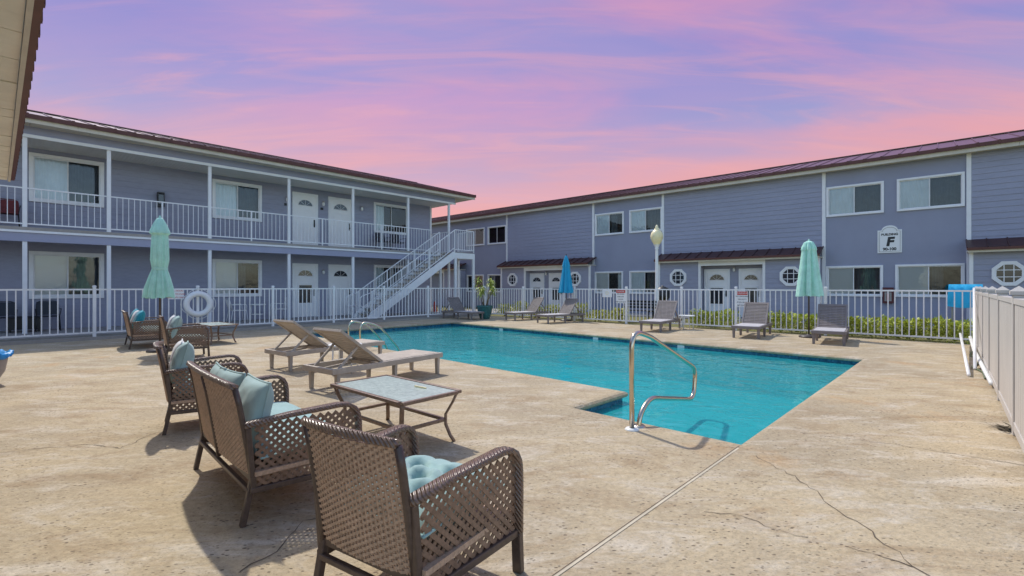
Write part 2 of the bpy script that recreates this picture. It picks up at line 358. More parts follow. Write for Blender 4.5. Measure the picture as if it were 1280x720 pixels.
# ------------------------------------------------------------------ ground, deck, pool
pool_px = [(368, 416), (778, 489), (711, 509), (930, 557), (1083, 448), (565, 402)]
POOL = [G(*p).xy for p in pool_px]                    # clockwise from the near left corner
def offset_poly(poly, d):
    n = len(poly); res = []
    area = sum(poly[i].x*poly[(i+1) % n].y - poly[(i+1) % n].x*poly[i].y for i in range(n)); sg = 1 if area > 0 else -1
    for i in range(n):
        a, b, c = poly[i-1], poly[i], poly[(i+1) % n]
        d1 = (b-a).normalized(); d2 = (c-b).normalized()
        n1 = Vector((d1.y, -d1.x))*sg; n2 = Vector((d2.y, -d2.x))*sg
        k = n1 + n2; k = k / (1 + n1.dot(n2)); res.append(b + k*d)
    return res
def holed_sheet(name, outer, hole, z, m, thick=0):
    bm = bmesh.new(); es = []
    for loop in (outer, hole):
        vs = [bm.verts.new((p[0], p[1], z)) for p in loop]
        for i in range(len(vs)): es.append(bm.edges.new((vs[i], vs[(i+1) % len(vs)])))
    bmesh.ops.triangle_fill(bm, use_beauty=True, use_dissolve=False, edges=es)
    bmesh.ops.recalc_face_normals(bm, faces=bm.faces)
    if sum(f.normal.z for f in bm.faces) < 0: bmesh.ops.reverse_faces(bm, faces=bm.faces)
    me = bpy.data.meshes.new(name); bm.to_mesh(me); bm.free(); me.materials.append(m)
    o = bpy.data.objects.new(name, me); COL.objects.link(o); return tag(o, kind='structure')
LB = Plane(G(138, 414).xy, (.692, .722))                            # left block: line of the porch posts
RB = Plane((12.29, 19.0), (.745, -.667))                            # right block: its wall
FL = Plane((-10.83, 12.45), (.675, .738))                           # left picket fence
FR = Plane((11.04, 11.46), (.737, -.675))                           # right picket fence
FV = Plane((10.2, 10.5), (.673, .74))                               # vinyl fence, seen edge-on at the right
CORNER = FR.P(FR.s(605)).xy
big = [(-300, -200), (300, -200), (300, 300), (-300, 300)]
holed_sheet('ground', big, offset_poly(POOL, .4), -.03, M['grass'])
vin0 = FV.P(-11.5).xy
deck_outer = [FV.P(1.15).xy, CORNER, FL.P(-10).xy, Vector((-16, -6)), Vector((6, -6)), vin0]
holed_sheet('pool_deck', deck_outer, offset_poly(POOL, .02), 0.0, M['deck'])
# coping nosing, tile band, basin, water
cop = MB(); n = len(POOL)
rings = [(.30, .0006), (.02, .004), (-.03, -.008), (-.055, -.03), (-.055, -.055), (-.035, -.075), (0, -.08)]
polys = [(offset_poly(POOL, d), z) for d, z in rings]
for k in range(len(polys)-1):
    (A, za), (B, zb) = polys[k], polys[k+1]
    for i in range(n):
        j = (i+1) % n
        cop.quad((A[i].x, A[i].y, za), (A[j].x, A[j].y, za), (B[j].x, B[j].y, zb), (B[i].x, B[i].y, zb))
tag(cop.build('pool_coping', M['deck'], fix=True), kind='structure')
def ring_wall(name, m, z0, z1, d0=0., d1=0.):
    b = MB(); A = offset_poly(POOL, d0); B = offset_poly(POOL, d1)
    for i in range(n):
        j = (i+1) % n; b.quad((A[i].x, A[i].y, z0), (A[j].x, A[j].y, z0), (B[j].x, B[j].y, z1), (B[i].x, B[i].y, z1))
    return tag(b.build(name, m), kind='structure')
ring_wall('pool_tile_band', M['tile'], -.30, -.07)
bas = MB()
for i in range(n):
    j = (i+1) % n; bas.quad((POOL[i].x, POOL[i].y, -.95), (POOL[j].x, POOL[j].y, -.95), (POOL[j].x, POOL[j].y, -.30), (POOL[i].x, POOL[i].y, -.30))
bas.add([(p.x, p.y, -.95) for p in POOL], [tuple(range(n))])
tag(bas.build('pool_basin', M['plaster'], fix=False), kind='structure')
wat = MB(); wat.add([(p.x, p.y, -.145) for p in POOL], [tuple(range(n))]); tag(wat.build('pool_water', M['water'], fix=True), kind='structure')
for px, py in ((627, 411), (743, 422.5), (848, 433)):
    p = G(px, py, -.1)
    e = (POOL[5] - POOL[4]).normalized(); nrm = Vector((-e.y, e.x)); nrm = nrm if nrm.dot(Vector((0, -1))) > 0 else -nrm
    t_ = ((p.xy - POOL[4]).dot(e)); q = POOL[4] + e*t_ + nrm*.006
    o = MB().box(-.09, .09, -.005, .005, -.05, .045).build('depth_marker', M['signwhite']); o.location = (q.x, q.y, -.128); o.rotation_euler = (0, 0, math.atan2(e.y, e.x))
    tag(o, {627: 'small white depth tile on the far pool wall nearest the planter', 743: 'small white depth tile on the far pool wall, middle of the three', 848: 'small white depth tile on the far pool wall nearest the handrail'}[px], 'pool tile', 'depth tiles on the far pool wall')
# joint and cracks in the deck
def strip(name, pts, wid, m, z=.003, jit=0):
    b = MB(); P = []
    for i in range(len(pts)-1):
        a, c = pts[i], pts[i+1]; k = max(2, int((c-a).length/.05)) if jit else 1
        for j in range(k): P.append(a.lerp(c, j/k))
    P.append(pts[-1]); q = []
    for i, p in enumerate(P):
        t = (P[min(i+1, len(P)-1)] - P[max(i-1, 0)]).normalized(); s = Vector((-t.y, t.x))
        o = s*(rnd.uniform(-jit, jit) if 0 < i < len(P)-1 else 0); ww = wid*(rnd.uniform(.35, 1.3) if jit else 1)/2
        q.append((p+o+s*ww, p+o-s*ww))
    for i in range(len(q)-1):
        b.quad((q[i][1].x, q[i][1].y, z), (q[i+1][1].x, q[i+1][1].y, z), (q[i+1][0].x, q[i+1][0].y, z), (q[i][0].x, q[i][0].y, z))
    return tag(b.build(name, m, fix=True), kind='structure')
g2 = lambda *p: [G(*q).xy for q in p]
strip('deck_joint', g2((640, 757), (690, 724), (926, 558)), .017, M['caulk'])
strip('deck_joint_gap', [p + Vector((-.008, .008)) for p in g2((640, 757), (690, 724), (926, 558))], .006, M['crack'], .0045)
strip('deck_crack', g2((945, 570), (985, 592), (1010, 606), (1050, 641), (1078, 657), (1096, 672), (1122, 690), (1138, 708), (1165, 722)), .007, M['crack'], .003, .022)
strip('deck_crack', g2((880, 640), (925, 645), (968, 662), (1010, 672)), .005, M['crack'], .003, .018)
strip('deck_crack', g2((1060, 684), (1105, 697), (1140, 709)), .006, M['crack'], .0032, .012)
strip('deck_crack', g2((420, 640), (380, 652), (345, 690), (300, 715)), .006, M['crack'], .003, .014)
strip('deck_crack', g2((1000, 541), (1120, 556), (1281, 582)), .006, M['crack'], .003, .006)
strip('deck_crack', g2((0, 566), (60, 560), (110, 556), (150, 561), (195, 541)), .006, M['crack'], .003, .02)

# walkway beside the left block
def slab(name, P, s0, s1, y0, y1, z0, z1, m):
    o = MB().box(s0, s1, y0, y1, z0, z1).build(name, m); o.location = (P.O.x, P.O.y, 0); o.rotation_euler = (0, 0, P.ang); return tag(o, kind='structure')
slab('walkway', LB, -12, 20, -1.75, 1.6, -.03, .055, M['concrete'])
slab('kerb', FL, -12, FL.s(605)+.05, -.09, .09, -.02, .075, M['concrete'])
slab('garden_path', RB, -14, 8, -1.9, -.02, -.028, .03, M['concrete'])

# ------------------------------------------------------------------ apartment blocks
def siding(mb, s0, s1, z0, z1, y, holes=(), board=.19, lip=.016, phase=0.):
    zb = [z0]; k = math.ceil((z0-phase)/board - 1e-6)
    k = math.floor((z0-phase)/board) + 1
    while phase + k*board < z1 - 1e-6: zb.append(phase + k*board); k += 1
    zs = sorted(set([round(v, 4) for v in zb] + [z1] + [round(v, 4) for h in holes for v in h[2:4] if z0 < v < z1]))
    yo = lambda z, top: y - lip * (1 - ((z-phase)/board - math.floor((z-phase)/board + (1e-4 if not top else -1e-4))))
    for a, b in zip(zs, zs[1:]):
        mid = (a+b)/2; xs = [(s0, s1)]
        for h in holes:
            if h[2] < mid < h[3]:
                nx = []
                for p, q in xs:
                    if h[1] <= p or h[0] >= q: nx.append((p, q)); continue
                    if h[0] > p: nx.append((p, h[0]))
                    if h[1] < q: nx.append((h[1], q))
                xs = nx
        ya, yb = yo(a, False), yo(b, True); isb = abs((a-phase)/board - round((a-phase)/board)) < 1e-3
        for p, q in xs:
            mb.quad((p, ya, a), (q, ya, a), (q, yb, b), (p, yb, b))
            if isb: mb.quad((p, y, a), (q, y, a), (q, ya, a), (p, ya, a))
def flat(mb, s0, s1, z0, z1, y, holes=()):
    xs = sorted(set([s0, s1] + [v for h in holes for v in h[:2] if s0 < v < s1])); zs = sorted(set([z0, z1] + [v for h in holes for v in h[2:4] if z0 < v < z1]))
    for a, b in zip(xs, xs[1:]):
        for c, d in zip(zs, zs[1:]):
            if any(h[0] < (a+b)/2 < h[1] and h[2] < (c+d)/2 < h[3] for h in holes): continue
            mb.quad((a, y, c), (b, y, c), (b, y, d), (a, y, d))
def window(parent, s0, s1, z0, z1, y, trim=.075, left='curtain', right='drape', proud=.035):
    """sliding window: s0..z1 is the outer edge of the trim; hole is inset by the trim"""
    a, b, c, d = s0+trim, s1-trim, z0+trim, z1-trim; m = (a+b)/2; f = MB(); p = y-proud-.02
    f.box(s0, s1, p, y+.02, d, z1); f.box(s0, s1, p-.012, y+.02, z0, c); f.box(s0, a, p+.002, y+.02, c, d); f.box(b, s1, p+.002, y+.02, c, d)
    e = .028
    for x0, x1, yy in ((a, m+.018, y+.012), (m-.018, b, y-.012)):       # two sashes
        f.box(x0, x0+e, yy, yy+.02, c, d); f.box(x1-e, x1, yy, yy+.02, c, d); f.box(x0+e, x1-e, yy, yy+.02, c, c+e); f.box(x0+e, x1-e, yy, yy+.02, d-e, d)
    fo = f.build('window', M['white'], parent, .004)
    g = MB(); g.quad((a+e, y+.024, c+e), (m, y+.024, c+e), (m, y+.024, d-e), (a+e, y+.024, d-e)); g.quad((m, y, c+e), (b-e, y, c+e), (b-e, y, d-e), (m, y, d-e))
    g.build('pane', M['glass'], fo)
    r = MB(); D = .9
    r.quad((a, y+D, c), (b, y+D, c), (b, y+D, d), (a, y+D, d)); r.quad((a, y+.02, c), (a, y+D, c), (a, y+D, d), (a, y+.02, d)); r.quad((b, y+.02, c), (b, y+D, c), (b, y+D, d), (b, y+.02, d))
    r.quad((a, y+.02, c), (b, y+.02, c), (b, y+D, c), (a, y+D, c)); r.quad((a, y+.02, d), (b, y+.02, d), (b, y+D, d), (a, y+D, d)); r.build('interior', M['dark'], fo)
    def cloth(x0, x1, mm, yy, amp, per, zz0=None, zz1=None):
        q = MB(); k = max(6, int((x1-x0)/per*8)); zz0 = c if zz0 is None else zz0; zz1 = d if zz1 is None else zz1; ph = rnd.uniform(0, 6)
        xs = [x0+(x1-x0)*i/k for i in range(k+1)]; ys = [yy + amp*math.sin(2*math.pi*(x-x0)/per + ph + .8*math.sin(9*x)) for x in xs]
        vs = [(x, v, zz0) for x, v in zip(xs, ys)] + [(x, v, zz1) for x, v in zip(xs, ys)]
        q.add(vs, [(i, i+1, k+2+i, k+1+i) for i in range(k)], True); q.build('curtain' if mm != 'blind' else 'blind', M[mm], fo)
    if left == 'curtain': cloth(a+.01, m, 'curtain', y+.05, .010, .11)
    elif left == 'blind': cloth(a+.01, m, 'blind', y+.045, .0, .5)
    elif left == 'half': cloth(a+.01, a+(m-a)*.62, 'curtain', y+.14, .025, .13)
    if right == 'drape': cloth(m+.02, b-.01, 'drape', y+.2, .03, .16)
    elif right == 'part': cloth(m+.02, m+(b-m)*.45, 'drape', y+.2, .03, .16)
    elif right == 'pale': cloth(b-(b-m)*.4, b-.01, 'curtain', y+.16, .03, .14)
    return (a, b, c, d)
def door(parent, s0, s1, z0, z1, y, storm=False, dark=.0, oval=True):
    tr = .09; a, b, d = s0+tr, s1-tr, z1-tr; f = MB(); x = MB()
    y2 = y-.03
    x.box(a, b, y2, y2+.045, z0+.02, d)
    W_, H_ = b-a, d-z0
    def panel(p0, p1, q0, q1):
        t = .018
        X0, X1, Z0, Z1 = a+W_*p0, a+W_*p1, z0+H_*q0, z0+H_*q1
        for (u0, u1, v0, v1) in ((X0, X1, Z0, Z0+t), (X0, X1, Z1-t, Z1), (X0, X0+t, Z0+t, Z1-t), (X1-t, X1, Z0+t, Z1-t)): x.box(u0, u1, y2-.009, y2, v0, v1)
    if not storm:
        for p0, p1 in ((.14, .46), (.54, .86)): panel(p0, p1, .09, .36); panel(p0, p1, .42, .72)
    o = x.build('door', M['door'], parent, .003)
    t = MB(); t.box(s0, a, y-.055, y+.01, z0, z1); t.box(b, s1, y-.055, y+.01, z0, z1); t.box(a, b, y-.055, y+.01, d, z1); t.build('casing', M['white'], o, .004)
    # fan light
    cx, cz, rr = (a+b)/2, z0+H_*.80, W_*.34
    g = MB(); k = 14; arc = [(cx+rr*math.cos(math.pi*i/k), cz+rr*.82*math.sin(math.pi*i/k)) for i in range(k+1)]
    g.add([(p, y2-.008, q) for p, q in arc], [tuple(reversed(range(k+1)))]); g.build('fanlight', M['glassdark'], o)
    r = MB(); r.tube([(p, y2-.008, q) for p, q in arc] + [(arc[0][0], y2-.008, arc[0][1])], .014, 6)
    for th in (45, 90, 135): r.bar((cx, y2-.011, cz), (cx+rr*math.cos(R(th)), y2-.011, cz+rr*.82*math.sin(R(th))), .008, .006, (0, 1, 0))
    r.build('fanlight_frame', M['door'], o)
    if storm:
        g = MB(); g.box(a+W_*.2, b-W_*.2, y2-.02, y2-.004, z0+H_*.28, z0+H_*.62); g.build('storm_pane', M['glassdark'], o)
        r = MB(); X0, X1, Z0, Z1 = a+W_*.15, b-W_*.15, z0+H_*.24, z0+H_*.66
        for (u0, u1, v0, v1) in ((X0, X1, Z0, Z0+.05), (X0, X1, Z1-.05, Z1), (X0, X0+.05, Z0+.05, Z1-.05), (X1-.05, X1, Z0+.05, Z1-.05)): r.box(u0, u1, y2-.024, y2-.002, v0, v1)
        r.build('storm_frame', M['white'], o)
    h = MB(); hx = b-.07; h.tube([(hx, y2-.002, z0+1.0), (hx, y2-.05, z0+1.0)], .014, 8); h.tube([(hx, y2-.05, z0+1.0), (hx, y2-.075, z0+1.0)], [.028, .022], 10)
    h.box(hx-.03, hx+.03, y2-.012, y2, z0+.9, z0+1.22); h.build('handle', M['black'], o)
M['glassdark'] = mat('dark_glass', (.03, .035, .045), .06, 0, .8)
def railing(parent, p0, p1, z_lo, z_hi, step=.135, posts=(), pw=.016, m='white', name='railing', drop=.12, lo_off=.0):
    """straight (possibly sloping) picket railing in local coordinates from p0 to p1 (x, y, floor z)"""
    p0, p1 = Vector(p0), Vector(p1); b = MB(); d = p1-p0; ln = d.xy.length; k = max(1, int(ln/step))
    for hh in (z_lo, z_hi): b.bar(p0+Vector((0, 0, hh)), p1+Vector((0, 0, hh)), .04, .035)
    for i in range(1, k):
        q = p0 + d*(i/k); b.box(q.x-pw/2, q.x+pw/2, q.y-pw/2, q.y+pw/2, q.z+z_lo, q.z+z_hi)
    for t in posts:
        q = p0 + d*t; b.box(q.x-.022, q.x+.022, q.y-.022, q.y+.022, q.z-drop*0, q.z+z_hi)
    return b.build(name, M[m], parent)
def roof_part(parent, s0, s1, ye, ze, yr, slope, seam=.46, edge_m='roofedge'):
    zr = ze + (yr-ye)*slope; b = MB(); t = .05
    yb = 2*yr - ye
    for y0, z0, y1, z1 in ((ye, ze, yr, zr), (yr, zr, yb, ze)):
        b.quad((s0, y0, z0+t), (s1, y0, z0+t), (s1, y1, z1+t), (s0, y1, z1+t)); b.quad((s0, y0, z0), (s1, y0, z0), (s1, y1, z1), (s0, y1, z1))
    for s in (s0, s1): b.add([(s, ye, ze), (s, yr, zr), (s, yb, ze), (s, yb, ze+t), (s, yr, zr+t), (s, ye, ze+t)], [(0, 1, 4, 5), (1, 2, 3, 4)])
    k = int((s1-s0)/seam)
    for i in range(k+1):
        x = s0 + .03 + (s1-s0-.06)*i/k
        b.bar((x, ye-.005, ze+t+.012), (x, yr, zr+t+.012), .03, .035); b.bar((x, yr, zr+t+.012), (x, yb, ze+t+.012), .03, .035)
    b.bar((s0, yr, zr+t+.02), (s1, yr, zr+t+.02), .22, .03)
    ro = b.build('roof', M['roof'], parent, fix=True)
    e = MB(); e.box(s0-.02, s1+.02, ye-.035, ye-.004, ze-.06, ze+t+.012)
    for i in range(k+1):
        x = s0 + .03 + (s1-s0-.06)*i/k; e.box(x-.03, x+.03, ye-.05, ye-.036, ze-.03, ze+t+.03)
    e.build('drip_edge', M[edge_m], ro); return ro

# ---- left block with two open galleries
lb = empty('apartment_building', (LB.O.x, LB.O.y, 0), LB.ang, 'two storey blue grey apartment block with open galleries, white railings and outside stairs', 'building')
WY = 1.53                                   # gallery depth: wall plane at local y = WY
sw = lambda px: LB.s(px, -WY)
S_END = sw(538.5); S_P = LB.s(561); S_EAVE = LB.s(593, .55); S0 = -13.0
FL2, BEAM0, BEAM1, CEI, EAVE = 3.04, 2.64, 2.92, 5.60, 5.98
wins = [(36, 130, FL2+.93, 5.46, 'curtain', 'drape'), (265, 327, FL2+.93, 5.44, 'curtain', 'drape'), (467, 510, FL2+.93, 5.42, 'half', 'none'),
        (36, 130, 1.0, 2.46, 'blind', 'drape'), (265, 327, .98, 2.42, 'blind', 'part'), (467, 510, .98, 2.42, 'half', 'drape')]
holes = []
for a, b, c, d, l_, r_ in wins: holes.append(window(lb, sw(a), sw(b), c, d, WY, .1, l_, r_))
for off in (-4.2, -8.4):
    for c, d in ((FL2+.93, 5.46), (1.0, 2.46)): holes.append(window(lb, sw(36)+off-2, sw(36)+off-.2, c, d, WY, .1))
wl = MB(); siding(wl, S0, S_END, .055, CEI+.02, WY, holes)
wl.quad((S_END, WY, 0), (S_END, 9.5, 0), (S_END, 9.5, 6.0), (S_END, WY, 6.0)); wl.quad((S0, WY, 0), (S0, 9.5, 0), (S0, 9.5, 6.0), (S0, WY, 6.0)); wl.quad((S0, 9.5, 0), (S_END, 9.5, 0), (S_END, 9.5, 6.0), (S0, 9.5, 6.0))
wl.build('wall', M['siding'], lb)
for a, b, st in ((365, 397, False), (410, 440, False)): door(lb, sw(a), sw(b), FL2+.01, 5.38, WY)
door(lb, sw(365), sw(397), .06, 2.36, WY, True); door(lb, sw(410), sw(440), .06, 2.36, WY)
MB().box(S_END-.07, S_END+.025, WY-.045, WY+.05, .06, CEI).build('corner_board', M['white'], lb)
# gallery slab, beam, ceilings
g = MB(); g.box(S0, S_P+.12, -.10, WY-.02, BEAM1+.03, FL2); g.build('gallery_floor', M['concrete'], lb)
g = MB(); g.box(S0, S_P+.12, -.07, .07, BEAM0, BEAM1-.03); g.build('gallery_beam', M['beam'], lb)
g = MB(); g.box(S0, S_P+.13, -.115, -.072, BEAM1-.032, BEAM1+.028); g.build('beam_trim', M['white'], lb)
g = MB(); g.box(S0, S_P+.12, .07, WY-.02, BEAM1-.06, BEAM1+.03); g.build('ceiling', M['ceil'], lb)
g = MB(); g.box(S0, S_P+.35, -.05, WY+.4, CEI, CEI+.04); g.build('ceiling', M['ceil'], lb)
g = MB(); siding(g, S0, S_P+.35, CEI+.03, EAVE-.08, -.06, (), .19, .012); g.quad((S_P+.35, -.06, CEI), (S_P+.35, 9.5, CEI), (S_P+.35, 9.5, EAVE), (S_P+.35, -.06, EAVE)); g.build('eave_band', M['beam'], lb)
MB().box(S0, S_P+.37, -.10, -.062, CEI-.045, CEI+.045).build('beam_trim', M['white'], lb)
g = MB(); k = 22
for i in range(k):
    x0 = S0 + (S_EAVE-S0)*i/k; x1 = S0 + (S_EAVE-S0)*(i+1)/k; g.box(x0+.004, x1-.004, -.57+rnd.uniform(-.004, .004), -.05 if x1 < S_P+.3 else 3, EAVE-.10+rnd.uniform(-.006, .006), EAVE-.06)
g.build('soffit', M['cream'], lb)
g = MB()
for i in range(9):
    x0 = S0 + (S_EAVE-S0)*i/9; x1 = S0 + (S_EAVE-S0)*(i+1)/9; g.box(x0+.003, x1-.003, -.60, -.575, EAVE-.13, EAVE+.03)
g.build('fascia', M['cream'], lb)
roof_part(lb, S0, S_EAVE, -.63, EAVE+.04, 4.6, .272)
# posts
PP = [31, 136, 262, 361, 441, 510, 561]
for px in PP:
    s = LB.s(px); hw = .05
    MB().box(s-hw, s+hw, -.05, .05, .055, BEAM0).build('post', M['white'], lb, .006)
    MB().box(s-hw, s+hw, -.045, .045, FL2, CEI).build('post', M['white'], lb, .006)
for s in (LB.s(31)-3.4, LB.s(31)-6.8):
    MB().box(s-.05, s+.05, -.05, .05, .055, BEAM0).build('post', M['white'], lb); MB().box(s-.05, s+.05, -.045, .045, FL2, CEI).build('post', M['white'], lb)
ps = [LB.s(31)-6.8, LB.s(31)-3.4] + [LB.s(p) for p in PP]
for a, b in zip(ps, ps[1:]):
    e = S_P - 1.1 if b > S_P-.01 else b-.05
    if e - a > .5: railing(lb, (a+.05, 0, FL2), (e, 0, FL2), .1, 1.10, .14, (.5,) if e-a > 2 else ())
railing(lb, (S_P, .06, FL2), (S_P, WY, FL2), .1, 1.10, .14)
def lantern(parent, s, z, y):
    b = MB(); b.box(s-.06, s+.06, y-.03, y, z-.26, z+.26); b.box(s-.1, s+.1, y-.2, y-.03, z+.2, z+.25); b.box(s-.1, s+.1, y-.2, y-.03, z-.25, z-.2)
    for x in (s-.09, s+.09):
        for yy in (y-.19, y-.04): b.box(x-.01, x+.01, yy-.01, yy+.01, z-.2, z+.2)
    o = b.build('wall_lantern', M['black'], parent); MB().box(s-.07, s+.07, y-.17, y-.05, z-.17, z+.17).build('lamp_glass', M['glassdark'], o)
lantern(lb, sw(200), LB.z(200, 250, -WY), WY-.02)
def jar_lamp(parent, s, z, y):
    b = MB().lathe([(.0, .02), (.05, .02), (.05, -.02), (.03, -.03)], 10, M=Matrix.Translation((s, y-.09, z+.1))); b.bar((s, y, z+.1), (s, y-.09, z+.1), .03, .03); o = b.build('wall_lamp', M['greycan'], parent)
    MB().lathe([(.03, .08), (.055, .04), (.06, -.02), (.04, -.08), (0, -.09)], 10, M=Matrix.Translation((s, y-.09, z))).build('lamp_shade', M['signwhite'], o)
for px, z in ((403, 5.0), (451, 5.0), (403, 2.0), (358, 5.0)): jar_lamp(lb, sw(px), z, WY-.02)
for px in (357, 402): MB().box(sw(px)-.06, sw(px)+.06, WY-.045, WY-.02, 4.75, 4.85).build('number_plate', M['black'], lb)

# ---- outside stairs
DS = 1.32
st = empty('staircase', (LB.O.x, LB.O.y, 0), LB.ang, 'white steel outside staircase climbing to the upper gallery of the left block', 'staircase')
sb, stp, sl = LB.s(462, DS), LB.s(568, DS), LB.s(592, DS)
NS = 16; rise = (FL2-.06)/NS; run = (stp-sb)/NS
for y in (-DS, -.16):
    b = MB(); dz = .30
    b.add([(sb-.1, y-.025, .05), (sb+.32, y-.025, .05), (stp+.02, y-.025, FL2-.30), (stp+.02, y-.025, FL2), (stp-.08, y-.025, FL2), (sb-.1, y-.025, .16),
           (sb-.1, y+.025, .05), (sb+.32, y+.025, .05), (stp+.02, y+.025, FL2-.30), (stp+.02, y+.025, FL2), (stp-.08, y+.025, FL2), (sb-.1, y+.025, .16)],
          [(0,1,2,3,4,5), (11,10,9,8,7,6)] + [(i, (i+1) % 6, 6+(i+1) % 6, 6+i) for i in range(6)]); b.build('stringer', M['white'], st, fix=True)
for i in range(1, NS):
    x = sb + run*(i-.5); MB().box(x-.02, x+run+.02, -DS+.03, -.19, .06+rise*i-.045, .06+rise*i).build('step', M['greycan'], st)
for y in (-DS, -.16):
    p0, p1 = Vector((sb+.02, y, .10)), Vector((stp, y, FL2+.02)); railing(st, p0, p1, .16, 1.0, .135, (.02, .34, .67, 1.0), m='white', name='stair_railing')
    b = MB(); b.tube([(sb+.02, y, 1.1), (sb-.35, y, .98), (sb-.42, y, .9), (sb-.42, y, .62), (sb-.35, y, .55), (sb, y, .55)], .02, 8); b.build('handrail', M['white'], st)
b = MB(); b.box(stp+.02, sl, -DS, -.105, FL2-.05, FL2); b.build('landing', M['concrete'], st)
b = MB(); b.box(stp+.03, sl+.03, -DS-.03, -DS+.03, FL2-.32, FL2-.052); b.box(sl-.03, sl+.03, -DS+.032, -.11, FL2-.32, FL2-.052); b.build('landing_frame', M['white'], st)
railing(st, (stp+.02, -DS, FL2), (sl, -DS, FL2), .1, 1.05, .12, (0, 1)); railing(st, (sl, -DS+.05, FL2), (sl, -.12, FL2), .1, 1.05, .12, (1,))
for x, y in ((stp+.06, -DS), (sl-.02, -DS), (stp+.06, -.16), (sl-.02, -.16)): MB().box(x-.055, x+.055, y-.05, y+.05, .05, FL2-.05).build('landing_post', M['white'], st, .006)

# ---- right block
rb = empty('apartment_building', (RB.O.x, RB.O.y, 0), RB.ang, 'long two storey blue grey block with sliding windows, octagon windows and dark entry awnings', 'building')
rs = lambda px, d=0: RB.s(px, d)
RS0, RS1 = rs(545)-9, 13.0; RSOF = 5.86
tr = [rs(p) for p in (634, 742, 829, 1030, 1211)]; pitch = tr[3]-tr[2]
up = [(583, 606), (610, 633), (744, 780), (787, 828), (1033, 1105), (1121, 1206)]; lo = [(584, 605), (610, 627), (743.5, 779), (787, 826), (1032.5, 1104), (1119, 1206)]
hol = []
kinds = [('curtain', 'none'), ('none', 'none'), ('curtain', 'part'), ('curtain', 'drape'), ('curtain', 'drape'), ('curtain', 'drape')]
lk = [('none', 'none'), ('half', 'none'), ('blind', 'pale'), ('curtain', 'drape'), ('blind', 'drape'), ('blind', 'part')]
for (a, b), k in zip(up, kinds): hol.append(window(rb, rs(a), rs(b), 4.10, 5.27, 0, .07, *k))
for (a, b), k in zip(lo, lk): hol.append(window(rb, rs(a), rs(b), 1.0, 2.17, 0, .07, *k))
wf = MB()
edges = [RS0] + tr + [RS1]
BD = .55
bumps = [(rs(627, BD), rs(737, BD), rs(656, BD), rs(706, BD), [(663, 681), (687, 705)], [641, 719]),
         (rs(824, BD), rs(1023, BD), rs(874.5, BD), rs(955, BD), [(881, 913), (924, 955)], [848, 988.5]),
         (rs(1214, BD), rs(1214, BD)+5.1, rs(1214, BD)+1.75, rs(1214, BD)+3.4, [], [1261])]
far_sh = bumps[0][0] - bumps[1][0]
bumps.append((bumps[0][0]+far_sh, bumps[0][1]+far_sh, bumps[0][2]+far_sh, bumps[0][3]+far_sh, [], []))
for i in range(len(edges)-1):
    a, b = edges[i], edges[i+1]; sid = i in (1, 3, 5)
    if sid: ws = MB(); siding(ws, a, b, 0, RSOF, -.02, hol); ws.build('siding_wall', M['siding'], rb)
    else: flat(wf, a, b, 0, RSOF, 0, hol)
wf.quad((RS0, 0, 0), (RS0, 9, 0), (RS0, 9, RSOF), (RS0, 0, RSOF)); wf.quad((RS1, 0, 0), (RS1, 9, 0), (RS1, 9, RSOF), (RS1, 0, RSOF)); wf.quad((RS0, 9, 0), (RS1, 9, 0), (RS1, 9, RSOF), (RS0, 9, RSOF)); wf.build('stucco_wall', M['stucco'], rb)
for s in tr: MB().box(s-.06, s+.06, -.05, -.001, .0, RSOF).build('corner_board', M['white'], rb, .004)
b = MB(); b.box(RS0, RS1, -.36, .02, RSOF, RSOF+.03); b.build('soffit', M['cream'], rb)
b = MB(); k = 12
for i in range(k): b.box(RS0+(RS1-RS0)*i/k+.003, RS0+(RS1-RS0)*(i+1)/k-.003, -.39, -.362, RSOF-.03, RSOF+.14)
b.build('fascia', M['cream'], rb)
roof_part(rb, RS0, RS1, -.42, RSOF+.16, 4.4, .262, .5)
def octagon(parent, s, z, y, r):
    b = MB(); A = [R(22.5+45*i) for i in range(8)]
    o_ = [(s+r*math.cos(a), z+r*math.sin(a)) for a in A]; i_ = [(s+r*.72*math.cos(a), z+r*.72*math.sin(a)) for a in A]
    for i in range(8):
        j = (i+1) % 8
        for P, Q in ((o_, i_),):
            b.add([(P[i][0], y-.05, P[i][1]), (P[j][0], y-.05, P[j][1]), (Q[j][0], y-.05, Q[j][1]), (Q[i][0], y-.05, Q[i][1]), (P[i][0], y+.01, P[i][1]), (P[j][0], y+.01, P[j][1]), (Q[j][0], y-.012, Q[j][1]), (Q[i][0], y-.012, Q[i][1])],
                  [(0, 1, 2, 3), (0, 4, 5, 1), (3, 2, 6, 7)])
    q = r*.70
    for k in (-.26, .26): b.box(s+k*r-.012, s+k*r+.012, y-.035, y-.018, z-q*.97, z+q*.97); b.box(s-q*.97, s+q*.97, y-.036, y-.019, z+k*r-.012, z+k*r+.012)
    o = b.build('octagon_window', M['white'], parent, fix=True)
    MB().add([(p, y-.014, q_) for p, q_ in i_], [tuple(reversed(range(8)))]).build('pane', M['glassdark'], o); return o
